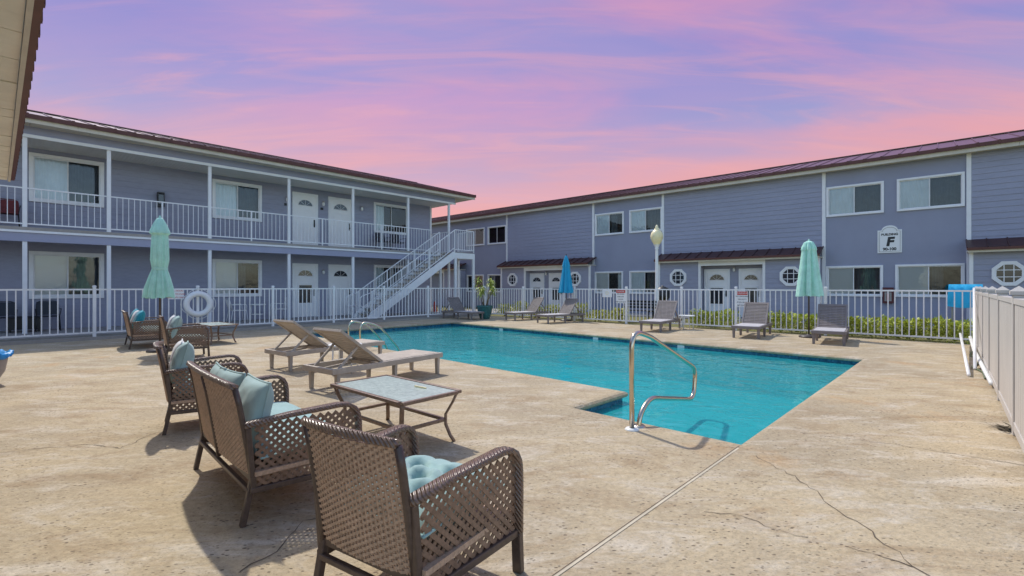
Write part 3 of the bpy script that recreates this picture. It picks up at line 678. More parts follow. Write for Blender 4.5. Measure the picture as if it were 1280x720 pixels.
for bi, (a, b, c, d, doors, octs) in enumerate(bumps):
    AW0, AW1, ZF, ZW = a-.12, b+.1, 2.60, 2.93
    if octs or bi == 3:
        for p, q in ((a, c), (d, b)):
            w_ = MB()
            siding(w_, p, q, 0, ZF-.1, -BD, ())
            w_.quad((p, -BD, 0), (p, 0, 0), (p, 0, ZF-.1), (p, -BD, ZF-.1)); w_.quad((q, -BD, 0), (q, 0, 0), (q, 0, ZF-.1), (q, -BD, ZF-.1))
            w_.build('entry_wall', M['siding'], rb)
        for s in (a, c, d, b): MB().box(s-.05, s+.05, -BD-.035, -BD+.05, 0, ZF-.1).build('corner_board', M['white'], rb, .004)
        hd = MB(); hd.box(c+.05, d-.05, -BD-.01, -BD+.05, ZF-.30, ZF-.1); hd.build('entry_header', M['white'], rb)
    aw = MB(); t = .03; yf = -.85
    aw.add([(AW0, yf, ZF), (AW1, yf, ZF), (AW1, -.025, ZW), (AW0, -.025, ZW), (AW0, yf, ZF+t), (AW1, yf, ZF+t), (AW1, -.025, ZW+t), (AW0, -.025, ZW+t)], [(3,2,1,0),(4,5,6,7),(0,1,5,4),(1,2,6,5),(2,3,7,6),(3,0,4,7)])
    k = max(2, int((AW1-AW0)/.46))
    for i in range(k+1):
        x = AW0+.02+(AW1-AW0-.04)*i/k; aw.bar((x, yf-.004, ZF+t+.012), (x, -.03, ZW+t+.012), .028, .03)
    ao = aw.build('awning', M['awning'], rb)
    e = MB(); e.box(AW0, AW1, yf-.03, yf-.002, ZF-.05, ZF+t+.004); e.build('awning_edge', M['roofedge'], ao)
    e = MB(); e.box(AW0+.03, AW1-.03, yf+.02, yf+.05, ZF-.12, ZF-.01); e.box(AW0+.03, AW1-.03, yf+.052, -.03, ZF-.10, ZF-.06); e.build('awning_fascia', M['cream'], ao)
    for p, q in doors: door(rb, rs(p), rs(q), .03, 2.16, -.03, True)
    for px in octs: octagon(rb, rs(px, BD), 1.79, -BD-.015, .42)
    if doors: jar_lamp(rb, (rs(doors[0][1])+rs(doors[1][0]))/2, 2.12, -.03)

# ---- near porch roof at the left of the photo
NB = Plane((-2.82-.022, 2.88-.024), (5.24, -4.88))
nb = empty('apartment_building', (NB.O.x, NB.O.y, 0), NB.ang, 'near building corner with cream boarded soffit and rust brown eave edge at upper left', 'building')
ns0, ns1 = -7.25, 3.0; nz = 3.1; Dn = 1.7
b = MB(); k = 34                                   # local y runs away from the pool here: NB.n points to the pool side
sgn = -1 if (NB.n.dot(Vector((.68, .73))) > 0) else 1
EY = lambda d: -d*sgn if False else d
NYS = 1 if NB.n.dot(Vector((.68, .73))) < 0 else 1
inw = 1 if (Matrix.Rotation(NB.ang, 2) @ Vector((0, 1))).dot(Vector((-.68, -.73))) > 0 else -1
def ybox(bb, s0, s1, d0, d1, z0, z1):              # d measured inwards from the eave line
    a, c = sorted((d0*inw, d1*inw)); bb.box(s0, s1, a, c, z0, z1)
for i in range(k):
    x0 = ns0+(ns1-ns0)*i/k; x1 = ns0+(ns1-ns0)*(i+1)/k; ybox(b, x0+.004, x1-.004, .035, Dn, nz+rnd.uniform(-.006, .006), nz+.03)
b.build('soffit', M['soffit'], nb)
b = MB(); ybox(b, ns0, ns1, .0, .03, nz-.02, nz+.13); b.build('fascia', M['cream'], nb)
b = MB(); ybox(b, ns0-.04, ns1, -.045, -.002, nz+.01, nz+.17)
for i in range(40):
    x = ns0+(ns1-ns0)*i/39; ybox(b, x-.03, x+.03, -.055, -.046, nz+.03, nz+.18)
b.build('drip_edge', M['roofedge'], nb)
b = MB(); b.add([(ns0, -.05*inw, nz+.17), (ns1, -.05*inw, nz+.17), (ns1, 5*inw, nz+1.4), (ns0, 5*inw, nz+1.4)], [(0, 1, 2, 3)]); b.build('roof', M['roof'], nb)
b = MB(); ybox(b, ns0+.4, ns1, Dn, Dn+.12, 0, nz+.05); ybox(b, ns0+.4, ns0+.52, Dn+.121, 6, 0, nz); b.build('wall', M['siding'], nb)

# ------------------------------------------------------------------ fences
def picket_fence(P, posts_s, label, base=0.0, top=1.30, step=.145, name='picket_fence', ends=True):
    root = empty(name, (P.O.x, P.O.y, 0), P.ang, label, 'fence')
    for s in posts_s:
        p = MB().box(s-.035, s+.035, -.035, .035, base, top+.05).build('post', M['fence'], root, .004)
        MB().add([(s-.045, -.045, top+.052), (s+.045, -.045, top+.052), (s+.045, .045, top+.052), (s-.045, .045, top+.052), (s-.03, -.03, top+.085), (s+.03, -.03, top+.085), (s+.03, .03, top+.085), (s-.03, .03, top+.085)],
                 [(3,2,1,0),(4,5,6,7),(0,1,5,4),(1,2,6,5),(2,3,7,6),(3,0,4,7)]).build('post_cap', M['fence'], p)
    for a, b in zip(posts_s, posts_s[1:]):
        q = MB(); a2, b2 = a+.036, b-.036; k = max(1, round((b2-a2)/step))
        q.box(a2, b2, -.022, .022, top-.04, top); q.box(a2, b2, -.022, .022, base+.09, base+.13)
        for i in range(k):
            x = a2 + (b2-a2)*(i+.5)/k; q.box(x-.012, x+.012, -.011, .011, base+.131 if True else 0, top-.041)
        q.build('fence_panel', M['fence'], root)
    return root
fl_posts = [FL.s(118)-2*2.4, FL.s(118)-2.4] + [FL.s(p) for p in (118, 247, 341, 417, 480, 535)] + [FL.s(605)]
picket_fence(FL, fl_posts, 'white metal picket fence on the kerb in front of the left block', .075, 1.32, .15)
fr_posts = [FR.s(605)+.09] + [FR.s(p) for p in (654, 718, 783, 852, 920, 1032)] + [FR.s(1221)]
picket_fence(FR, fr_posts, 'white metal picket fence along the far side of the pool deck', 0, 1.29, .145)
vf = empty('vinyl_fence', (FV.O.x, FV.O.y, 0), FV.ang, 'solid off-white vinyl privacy fence with capped posts at the right edge', 'fence')
vp = [.95 - 1.83*i for i in range(7)]
for s in vp:
    p = MB().box(s-.05, s+.05, -.045, .045, 0, 1.30).build('post', M['vinyl'], vf, .008)
    MB().add([(s-.06, -.06, 1.302), (s+.06, -.06, 1.302), (s+.06, .06, 1.302), (s-.06, .06, 1.302), (s-.06, -.06, 1.335), (s+.06, -.06, 1.335), (s+.06, .06, 1.335), (s-.06, .06, 1.335), (s, 0, 1.385)],
             [(3,2,1,0),(0,1,5,4),(1,2,6,5),(2,3,7,6),(3,0,4,7),(4,5,8),(5,6,8),(6,7,8),(7,4,8)]).build('post_cap', M['vinyl'], p)
for a, b in zip(vp, vp[1:]):
    q = MB(); hi, lo_ = a-.051, b+.051; k = 11
    q.box(lo_, hi, -.04, .04, 1.22, 1.27); q.box(lo_, hi, -.04, .04, .05, .13)
    for i in range(k):
        x0 = lo_ + (hi-lo_)*i/k; x1 = lo_ + (hi-lo_)*(i+1)/k; q.box(x0+.003, x1-.003, -.030, .030, .131, 1.219)
        q.box(x0-.003, x0+.003, -.024, .024, .131, 1.219)
    q.build('fence_panel', M['vinyl'], vf)

# ------------------------------------------------------------------ pillows and cushions
def pillow_mesh(name, m, w_, h_, t, puff=.55, seed=0, tuft=None, box=0.0):
    n = 26; vs = []; fs = []
    def prof(u, v):
        e = max(0, (1-abs(u)**3.2)*(1-abs(v)**3.2)); return e**puff
    for side in (1, -1):
        for i in range(n+1):
            for j in range(n+1):
                u, v = -1+2*i/n, -1+2*j/n; e = prof(u, v)
                x = u*w_/2*(1-.05*(1-v*v)*(abs(u)**4)); y = v*h_/2*(1-.05*(1-u*u)*(abs(v)**4))
                nz_ = mnoise.noise(Vector((u*2.2+seed*3.7, v*2.2, side+seed)))*.12 + mnoise.noise(Vector((u*6+seed, v*6, side*3)))*.05
                z = e*t/2*(1+nz_)
                if tuft:
                    for (a, b) in tuft:
                        r = math.hypot(u-a, v-b); z -= t*.42*math.exp(-(r/.13)**2)
                    for (a, b) in tuft:
                        z -= t*.12*(math.exp(-((u-a)/.07)**2)*math.exp(-abs(v-b)*1.8) + math.exp(-((v-b)/.07)**2)*math.exp(-abs(u-a)*1.8))
                vs.append((x, y, side*z + (side*box if e > 0 else 0)))
    k = (n+1)*(n+1)
    for sd in (0, 1):
        for i in range(n):
            for j in range(n):
                q = [sd*k+i*(n+1)+j, sd*k+(i+1)*(n+1)+j, sd*k+(i+1)*(n+1)+j+1, sd*k+i*(n+1)+j+1]; fs.append(tuple(q if sd == 0 else reversed(q)))
    b = MB(); b.add(vs, fs, True)
    per = [(-1+2*i/24, -1) for i in range(24)] + [(1, -1+2*i/24) for i in range(24)] + [(1-2*i/24, 1) for i in range(24)] + [(-1, 1-2*i/24) for i in range(25)]
    b.tube([(u*w_/2*(1-.05*(1-v*v)), v*h_/2*(1-.05*(1-u*u)), 0) for u, v in per], .007, 6)
    return b.build(name, m)
# ------------------------------------------------------------------ woven chairs
def lattice(mb, y0, y1, z0, z1, x, p=.0335, wd=.0195, th=.004, swap=False):
    """diagonal ribbons clipped to a rectangle in the plane x = const"""
    for sgn_, dx in ((1, -th*.55), (-1, th*.55)):
        P = p*math.sqrt(2); c = -((z1-z0)+(y1-y0)) - P
        cs = []
        while c < (z1-z0)+(y1-y0): cs.append(c); c += P
        for c in cs:
            # line: (z-z0) = sgn*(y-y0) + c0
            pts = []
            for y in (y0, y1):
                z = z0 + (sgn_*(y-y0) + (c if sgn_ > 0 else c + (y1-y0)))
                pts.append((y, z))
            (ya, za), (yb, zb) = pts; k = (zb-za)/(yb-ya); lo_, hi_ = ya, yb
            for zz in (z0, z1):
                yy = ya + (zz-za)/k
                if (zz == z0) == (k > 0): lo_ = max(lo_, yy)
                else: hi_ = min(hi_, yy)
            if hi_-lo_ < .012: continue
            mb.bar((x+dx, lo_, za+k*(lo_-ya)), (x+dx, hi_, za+k*(hi_-ya)), th, wd, (1, 0, 0)) if False else mb.bar((x+dx, lo_, za+k*(lo_-ya)), (x+dx, hi_, za+k*(hi_-ya)), wd, th, (1, 0, 0))
def weave(mb, x0, x1, f, h, row=.0125, stake=.023):
    """horizontal strands woven round upright stakes; f(x, t, out) maps panel coordinates to 3D"""
    ns_ = max(3, round((x1-x0)/stake)); st_ = (x1-x0)/ns_; rows = int(h/row)
    for r in range(rows):
        t = (r+.5)*h/rows; vs = []; fs = []; m_ = ns_*2+1
        for k in range(m_):
            x = x0 + st_*k/2; ph = math.cos(math.pi*(k/2 + r)); o = .0055*ph if k % 2 == 0 else 0
            for a, b in ((-.0063, -.0018), (.0063, -.0018), (.0063, .0018), (-.0063, .0018)): vs.append(f(x, t+a, o+b))
        for k in range(m_-1):
            for j in range(4): fs.append((k*4+j, k*4+(j+1) % 4, (k+1)*4+(j+1) % 4, (k+1)*4+j))
        mb.add(vs, fs, False)
    for k in range(ns_):
        x = x0 + st_*(k+.5) - st_/2
        if k: mb.add([f(x-.003, 0, -.003), f(x+.003, 0, -.003), f(x+.003, h, -.003), f(x-.003, h, -.003), f(x-.003, 0, .003), f(x+.003, 0, .003), f(x+.003, h, .003), f(x-.003, h, .003)], [(3,2,1,0),(4,5,6,7),(0,1,5,4),(1,2,6,5),(2,3,7,6),(3,0,4,7)])
ARM, BACKT = .615, .805
def make_wicker(W_, panels, name):
    root = empty(name, (0, 0, 0), 0, 'x', 'chair')
    hw, D = W_/2, .66; yf, yr = D/2, -D/2+.02
    bx = hw-.095                                        # back posts
    def bpt(z): return yr + .02 - .085*max(0, (z-.26))/(BACKT-.26) - .02*max(0, (z-.6)/.3)**2
    # arms with woven top bands that curve down into the front legs
    def tp(mb, sx):
        mb.v = [(px_-sx*.05*max(0, min(1.1, (yf-py_)/(yf-yr))), py_, pz_) for px_, py_, pz_ in mb.v]; return mb
    for sx in (-1, 1):
        x = sx*(hw-.03); path = [(x, yr-.03, ARM-.035), (x, -.1, ARM-.01), (x, yf-.13, ARM+.004), (x, yf-.07, ARM-.004), (x, yf-.03, ARM-.03), (x, yf-.008, ARM-.07), (x, yf, ARM-.12), (x, yf+.002, .4), (x, yf, .2)]
        a = MB().sweep(path, (1, 0, 0), .062, .028); tp(a, sx).build('arm', M['band'], root)
        leg = MB(); leg.bar((x, yf, .2), (x, yf+.012, 0), .05, .035, (0, 1, 0)); leg.build('leg', M['frame'], root, .005)
        rl = MB(); px0 = sx*bx; rl.bar((px0, yr+.02, .27), (px0, yr-.035, 0), .036, .032, (0, 1, 0)); rl.build('leg', M['frame'], root, .005)
        pn = MB(); lattice(pn, yr+.03, yf-.018, .215, ARM-.035, x); tp(pn, sx).build('side_panel', M['wicker'], root)
        fr = MB(); fr.bar((x, yr, .2), (x, yf-.01, .2), .034, .034); fr.bar((x, yr+.02, .2), (x, yr-.01, ARM-.05), .03, .03, (1, 0, 0)); tp(fr, sx).build('side_frame', M['frame'], root, .005)
    # back: posts, bowed top rail, woven panels
    bow = lambda x: -.035*(1-(x/bx)**2)
    bf = MB()
    for px0 in ([-bx, bx] + ([0.0] if panels == 2 else [])):
        P = [(px0, bpt(z)+bow(px0), z) for z in (.25, .4, .55, .7, BACKT-.01)]; bf.tube(P, .0165, 8)
    P = [(bx*u, bpt(BACKT)+bow(bx*u), BACKT+.012*(1-u*u)) for u in [i/10-1 for i in range(21)]]; trl = MB(); trl.sweep(P, (0, .3, 1), .034, .04); trl.build('top_rail', M['band'], root)
    bf.bar((-bx, bpt(.26)+.004, .262), (bx, bpt(.26)+.004, .262), .032, .032); bf.build('back_frame', M['frame'], root)
    ed = [(-bx+.012, bx-.012)] if panels == 1 else [(-bx+.012, -.012), (.012, bx-.012)]
    for a, b in ed:
        wv = MB(); z0 = .278; hh = BACKT-.015-z0
        weave(wv, a, b, lambda x, t, o: (x, bpt(z0+t)+bow(x)+o, z0+t), hh); wv.build('back_panel', M['weave'], root)
    se = MB(); se.box(-hw+.045, hw-.045, yr+.02, yf-.03, .285, .31); se.build('seat', M['weave'], root)
    ap = MB(); ap2 = MB(); lattice(ap2, -hw+.06, hw-.06, .20, .29, 0)
    ap2.v = [(y, yf-.02+x, z) for x, y, z in ap2.v]; ap2.build('front_apron', M['wicker'], root)
    b = MB(); b.bar((-hw+.05, yf-.02, .195), (hw-.05, yf-.02, .195), .028, .028); b.bar((-bx, yr, .2), (bx, yr, .2), .026, .026); b.build('stretcher', M['frame'], root, .004)
    return root, bpt
armchair, bpt = make_wicker(.74, 1, 'wicker_armchair'); loveseat, _ = make_wicker(1.40, 2, 'wicker_loveseat')
GCH = 'brown wicker seats by the pool'
def place(o, first, x, y, f, label, cat, group=GCH, z=0):
    c = first if o is None else copy_tree(o)
    c.location = (x, y, z); c.rotation_euler = (0, 0, math.atan2(f[1], f[0]) - math.pi/2)
    c['label'] = label; c['category'] = cat; c['group'] = group; return c
cA = place(None, armchair, -.44, 2.22, (.54, .842), 'nearest brown wicker armchair, seen from behind, with tufted seat pad', 'armchair')
cC = place(armchair, None, -3.10, 4.88, (.83, .56), 'brown wicker armchair beside the near loveseat with one aqua pillow', 'armchair')
cE = place(armchair, None, -6.36, 9.36, (.77, .64), 'far wicker armchair beside the closed mint umbrella and glass table', 'armchair')
sB = place(None, loveseat, -1.72, 3.43, (.72, .695), 'near two seat wicker loveseat with aqua pillows and seat cushion', 'loveseat')
sD = place(loveseat, None, -8.50, 11.15, (.74, .67), 'far two seat wicker loveseat with a teal pillow by the left fence', 'loveseat')
def on(chair, mesh_o, x, y, z, rx, ry=0, rz=0, label='', cat='pillow', group='pillows and cushions on the wicker seats', name=None):
    mesh_o.matrix_world = Matrix.Identity(4)
    Mx = Matrix.Translation(chair.location) @ Matrix.Rotation(chair.rotation_euler.z, 4, 'Z') @ Matrix.Translation((x, y, z)) @ Matrix.Rotation(rz, 4, 'Z') @ Matrix.Rotation(rx, 4, 'X') @ Matrix.Rotation(ry, 4, 'Z')
    mesh_o.location = Mx.to_translation(); mesh_o.rotation_euler = Mx.to_euler(); tag(mesh_o, label, cat, group)
on(cA, pillow_mesh('seat_cushion', M['seat'], .60, .58, .20, .42, 1, [(-.36, -.36), (.36, -.36), (-.36, .36), (.36, .36), (0, 0)]), 0, .015, .425, 0, label='tufted aqua seat cushion on the nearest wicker armchair', cat='cushion')
on(sB, pillow_mesh('seat_cushion', M['seat'], 1.26, .56, .11, .3, 2, box=.012), 0, .03, .375, 0, label='long aqua seat cushion on the near loveseat', cat='cushion')
on(sB, pillow_mesh('throw_pillow', M['aqua'], .45, .40, .16, .6, 3), .35, -.225, .60, R(78), label='plump aqua pillow at the right end of the near loveseat', cat='pillow')
on(sB, pillow_mesh('throw_pillow', M['aqua'], .43, .39, .13, .6, 4), -.12, -.25, .60, R(80), 0, R(6), label='aqua pillow in the middle of the near loveseat back', cat='pillow')
on(sB, pillow_mesh('throw_pillow', M['aqua'], .38, .39, .12, .6, 5), -.42, -.255, .60, R(80), 0, R(-4), label='aqua pillow at the far end of the near loveseat', cat='pillow')
on(cC, pillow_mesh('seat_cushion', M['seat'], .58, .56, .11, .3, 6, box=.01), 0, .02, .375, 0, label='flat aqua seat cushion on the armchair beside the near loveseat', cat='cushion')
on(cC, pillow_mesh('throw_pillow', M['aqua'], .40, .42, .17, .6, 7), .08, -.21, .63, R(76), R(3), label='square aqua pillow leaning in the armchair beside the near loveseat', cat='pillow')
on(cC, pillow_mesh('throw_pillow', M['pale'], .38, .38, .12, .6, 8), -.16, -.25, .64, R(78), label='pale grey pillow behind the square aqua pillow', cat='pillow')
on(cE, pillow_mesh('throw_pillow', M['aqua'], .42, .42, .17, .6, 9), .12, -.18, .61, R(72), label='aqua pillow in the far armchair beside the glass table', cat='pillow')
on(cE, pillow_mesh('throw_pillow', M['pale'], .40, .40, .13, .6, 10), -.16, -.22, .62, R(74), label='white pillow in the far armchair under the mint umbrella', cat='pillow')
on(cE, pillow_mesh('seat_cushion', M['seat'], .58, .56, .11, .3, 11, box=.01), 0, .02, .375, 0, label='aqua seat cushion on the far armchair beside the glass table', cat='cushion')
on(sD, pillow_mesh('throw_pillow', M['teal'], .46, .46, .17, .6, 12), .33, -.16, .62, R(70), label='deep teal pillow in the far loveseat', cat='pillow')
on(sD, pillow_mesh('throw_pillow', M['teal'], .44, .44, .15, .6, 13), -.36, -.20, .64, R(72), label='bright teal pillow at the left end of the far loveseat', cat='pillow')
on(sD, pillow_mesh('throw_pillow', M['pale'], .42, .42, .14, .6, 14), -.02, -.20, .63, R(72), label='white pillow in the middle of the far loveseat', cat='pillow')
on(sD, pillow_mesh('seat_cushion', M['seat'], 1.24, .56, .11, .3, 15, box=.012), 0, .03, .375, 0, label='aqua seat cushion on the far loveseat', cat='cushion')

# ------------------------------------------------------------------ glass topped tables
def make_table():
    root = empty('patio_table', (0, 0, 0), 0, 'x', 'table'); L_, W_, H = 1.13, .62, .455
    MB().box(-L_/2+.03, L_/2-.03, -W_/2+.03, W_/2-.03, H-.012, H-.002).build('glass_top', M['tglass'], root)
    b = MB(); c = [(-L_/2, -W_/2), (L_/2, -W_/2), (L_/2, W_/2), (-L_/2, W_/2)]
    for i in range(4):
        p, q = Vector((*c[i], H-.012)), Vector((*c[(i+1) % 4], H-.012)); d = (q-p).normalized()*.018; b.bar(p+d*0, q-d*2, .036, .03)
    b.build('top_rim', M['wicker'], root, .006)
    for x, y in c:
        k = .86; P = [(x*.95, y*.93, H-.03), (x*.90, y*.88, H-.1), (x*.80, y*.76, .24), (x*.80, y*.76, .15), (x*.86, y*.84, .05), (x*.92, y*.9, 0)]
        MB().sweep(P, Vector((-y, x, 0)), .038, .018).build('leg', M['wicker'], root)
    b = MB(); r = [(px*.79, py*.75) for px, py in c]
    for i in range(4): b.bar((*r[i], .19), (*r[(i+1) % 4], .19), .026, .026)
    b.build('stretcher', M['wicker'], root); return root
tb = make_table(); GT = 'glass topped wicker tables'
ctr = (G(417, 482).xy*0 + (Vector((-1.69, 4.55)) + Vector((-.47, 4.27)) + Vector((-1.33, 5.04)) + Vector((-.857, 3.81)))/4)
tb.location = (ctr.x, ctr.y, 0); tb.rotation_euler = (0, 0, math.atan2(-.667, .745)); tag(tb, 'low glass topped wicker coffee table in front of the near loveseat', 'table', GT)
t2 = copy_tree(tb); t2.location = (-7.36, 11.9, 0); t2.rotation_euler = (0, 0, math.atan2(-.62, .78)); t2['label'] = 'far glass topped wicker table beside the far armchair, below the life ring'
pn = MB().box(-.075, .075, -.006, .006, 0, .012).build('pen', M['globe']); q = G(529, 483, .46); pn.location = (q.x-.02, q.y-.03, .4545); pn.rotation_euler = (0, 0, math.atan2(-.6, .8)); tag(pn, 'thin yellow stick lying on the near glass coffee table', 'stick')

# ------------------------------------------------------------------ loungers
def make_lounger(m, ang):
    root = empty('sun_lounger', (0, 0, 0), 0, 'x', 'sun lounger'); W_, L_, H = .66, 1.96, .34; hw = W_/2; yr, yf = -L_/2, L_/2; piv = yr+.80
    b = MB()
    for sx in (-1, 1): b.box(sx*hw-.02, sx*hw+.02, yr, yf, H-.085, H-.012)
    b.box(-hw+.021, hw-.021, yr, yr+.045, H-.085, H-.014); b.box(-hw+.021, hw-.021, yf-.045, yf, H-.085, H-.014); b.box(-hw+.021, hw-.021, piv-.06, piv-.02, H-.08, H-.03); b.build('frame', M[m], root, .006)
    for sx in (-1, 1):
        for y in (yr+.1, .05, yf-.08):
            x = sx*(hw-.03); MB().bar((x, y, H-.05), (x, y, 0), .075, .05, (0, 1, 0), None, .055, .042).build('leg', M[m], root, .005)
    b = MB(); k = 12; y = piv
    for i in range(k):
        y0 = piv + (yf-.05-piv)*i/k; b.box(-hw+.022, hw-.022, y0+.006, y0+(yf-.05-piv)/k-.006, H-.03, H-.006)
    b.build('seat_slats', M['taupe_sunlit' if m == 'taupe' else m], root, .004)  # far loungers: seat slats painted paler to look sunlit
    Mx = Matrix.Translation((0, piv, H-.015)) @ Matrix.Rotation(-ang, 4, 'X')
    b = MB(); Lb = .82 if m == 'teak' else .73
    for sx in (-1, 1): b.box(sx*(hw-.03)-.022, sx*(hw-.03)+.022, -Lb, 0, -.02, .02, Mx)
    b.box(-hw+.053, hw-.053, -Lb, -Lb+.06, -.019, .019, Mx)
    n_ = 13
    for i in range(n_):
        y0 = -Lb+.065 + (Lb-.07)*i/n_; b.box(-hw+.053, hw-.053, y0+.006, y0+(Lb-.07)/n_-.006, -.008, .012, Mx)
    b.build('backrest', M[m], root, .004)
    b = MB()
    for sx in (-1, 1):
        top = Mx @ Vector((sx*(hw-.06), -.45, -.025)); b.bar(top, (sx*(hw-.06), yr+.12, H-.05), .03, .03, (1, 0, 0))
        b.bar((sx*(hw-.09), piv-.12, H-.06), (sx*(hw-.09), yr+.08, H-.10), .03, .03, (1, 0, 0))
    b.bar((-hw+.05, yr+.14, H-.06), (hw-.05, yr+.14, H-.06), .04, .03); b.build('back_support', M[m], root, .004); return root
l1 = make_lounger('teak', R(36)); GL = 'sun loungers round the pool'
place(None, l1, -1.96, 7.05, (.596, .803), 'beige slatted sun lounger behind the near coffee table, nearest to the viewer', 'sun lounger', GL)
place(l1, None, -3.31, 8.67, (.596, .803), 'beige slatted sun lounger farther left, between pool ladder and life ring', 'sun lounger', GL)
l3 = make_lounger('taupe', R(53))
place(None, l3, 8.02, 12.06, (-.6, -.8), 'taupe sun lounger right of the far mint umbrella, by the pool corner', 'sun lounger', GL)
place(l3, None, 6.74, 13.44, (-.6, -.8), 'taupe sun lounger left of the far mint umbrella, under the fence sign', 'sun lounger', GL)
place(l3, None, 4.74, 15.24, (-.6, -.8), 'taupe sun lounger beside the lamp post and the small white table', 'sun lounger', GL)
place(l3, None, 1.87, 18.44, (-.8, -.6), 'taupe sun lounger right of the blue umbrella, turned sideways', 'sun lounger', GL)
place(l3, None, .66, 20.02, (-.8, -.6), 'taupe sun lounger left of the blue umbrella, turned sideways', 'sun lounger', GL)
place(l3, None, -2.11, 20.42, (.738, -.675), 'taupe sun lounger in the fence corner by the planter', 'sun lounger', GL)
# small white tables
def make_side_table():
    root = empty('side_table', (0, 0, 0), 0, 'x', 'side table'); H = .45
    MB().lathe([(0, H), (.25, H), (.262, H-.008), (.262, H-.024), (.24, H-.03), (0, H-.03)], 28).build('table_top', M['plastic'], root)
    for a in range(4):
        c, s = math.cos(R(45+90*a)), math.sin(R(45+90*a)); MB().tube([(c*.2, s*.2, H-.03), (c*.22, s*.22, 0)], .013, 8).build('leg', M['plastic'], root)
    b = MB(); b.tube([(.21*math.cos(R(i*15)), .21*math.sin(R(i*15)), .18) for i in range(25)], .008, 6); b.build('ring_stretcher', M['plastic'], root); return root
stab = make_side_table(); stab.location = (-2.7, 7.77, 0); tag(stab, 'small round white side table between the two beige loungers', 'side table', 'small white side tables')
s2 = copy_tree(stab); s2.location = (5.62, 15.45, 0); s2['label'] = 'small round white side table by the far fence near the lamp post'

# ------------------------------------------------------------------ closed umbrellas
def umbrella(label, x, y, prof, top, m, seed, sag=.1):
    root = empty('closed_umbrella', (x, y, 0), seed, label, 'umbrella', 'closed patio umbrellas')
    b = MB(); b.lathe([(0, .09), (.05, .09), (.06, .07), (.2, .06), (.24, .03), (.24, 0), (0, 0)], 24); b.build('base', M['pole'], root)
    MB().tube([(0, 0, .06), (0, 0, top-.03)], .021, 10).build('pole', M['pole'], root)
    r_ = random.Random(seed); ph = [r_.uniform(0, 6) for _ in range(4)]; zmin, zmax = prof[-1][1], prof[0][1]
    def mod(a, i):
        f = i/(len(prof)-1); return 1 + (.05+.15*f)*math.cos(8*a+ph[0]+.5*math.sin(2*a+ph[1])) + .07*f*math.cos(3*a+ph[2]) + .04*math.cos(17*a+ph[3]+f*2)
    # densify
    P = []
    for (r0, z0), (r1, z1) in zip(prof, prof[1:]):
        for k in range(5): t = k/5; P.append((r0+(r1-r0)*t, z0+(z1-z0)*t))
    P.append(prof[-1])
    n_ = 96; vs = []
    for i, (r0, z0) in enumerate(P):
        f = i/(len(P)-1)
        for j in range(n_):
            a = 2*math.pi*j/n_; q = r0*(1.08 - (.24+.14*f)*(1-abs(math.sin(4*a+ph[0]+.3*math.sin(2*a+ph[1]))))**1.6 + (.02+.1*f)*math.cos(8*a+ph[1]) + .07*f*math.cos(3*a+ph[2]+f) + .045*math.cos(17*a+ph[3]+f*3))
            zz = z0 + (sag*(.35*math.cos(8*a+ph[0])+.3*math.cos(3*a+ph[1])) * max(0, f-.8)*5*.35)
            vs.append((q*math.cos(a), q*math.sin(a), zz))
    fs = [(i*n_+j, i*n_+(j+1) % n_, (i+1)*n_+(j+1) % n_, (i+1)*n_+j) for i in range(len(P)-1) for j in range(n_)]
    MB().add(vs, fs, True).build('canopy', m, root, fix=True)
    MB().lathe([(0, top+.05), (.018, top+.03), (.02, top+.01), (.03, top-.01), (.0, top-.02)], 12).build('finial', m if m is M['mint'] else M['pole'], root); return root
zt = lambda Y, py: HC + (HZ-py)/F*Y
Y = 10.2
um = umbrella('mint green closed umbrella tied at the middle, beside the far wicker seats', -7.48, Y,
     [(.02, zt(Y, 272)), (.06, zt(Y, 274)), (.11, zt(Y, 280)), (.165, zt(Y, 289)), (.172, zt(Y, 292)), (.135, zt(Y, 294)), (.15, zt(Y, 310)), (.155, zt(Y, 325)), (.125, zt(Y, 336)), (.175, zt(Y, 346)), (.235, zt(Y, 360)), (.26, zt(Y, 372))], zt(Y, 272), M['mint'], 3)
MB().lathe([(.136, -.03), (.142, 0), (.136, .03)], 24, M=Matrix.Translation((0, 0, zt(Y, 336)))).build('tie_strap', M['mint'], um)
Y = 19.25
umbrella('bright blue closed umbrella between two loungers at the far fence', 2.17, Y, [(.02, zt(Y, 319)), (.06, zt(Y, 322)), (.11, zt(Y, 328)), (.145, zt(Y, 333)), (.13, zt(Y, 335)), (.17, zt(Y, 345)), (.21, zt(Y, 355)), (.25, zt(Y, 366))], zt(Y, 319), M['azure'], 5)
Y = 13.0
umbrella('mint green closed umbrella at the far fence between two taupe loungers', 8.04, Y, [(.03, zt(Y, 301)), (.10, zt(Y, 303)), (.155, zt(Y, 309)), (.165, zt(Y, 312)), (.15, zt(Y, 314)), (.18, zt(Y, 328)), (.22, zt(Y, 345)), (.25, zt(Y, 358)), (.275, zt(Y, 370))], zt(Y, 301), M['mint'], 8)

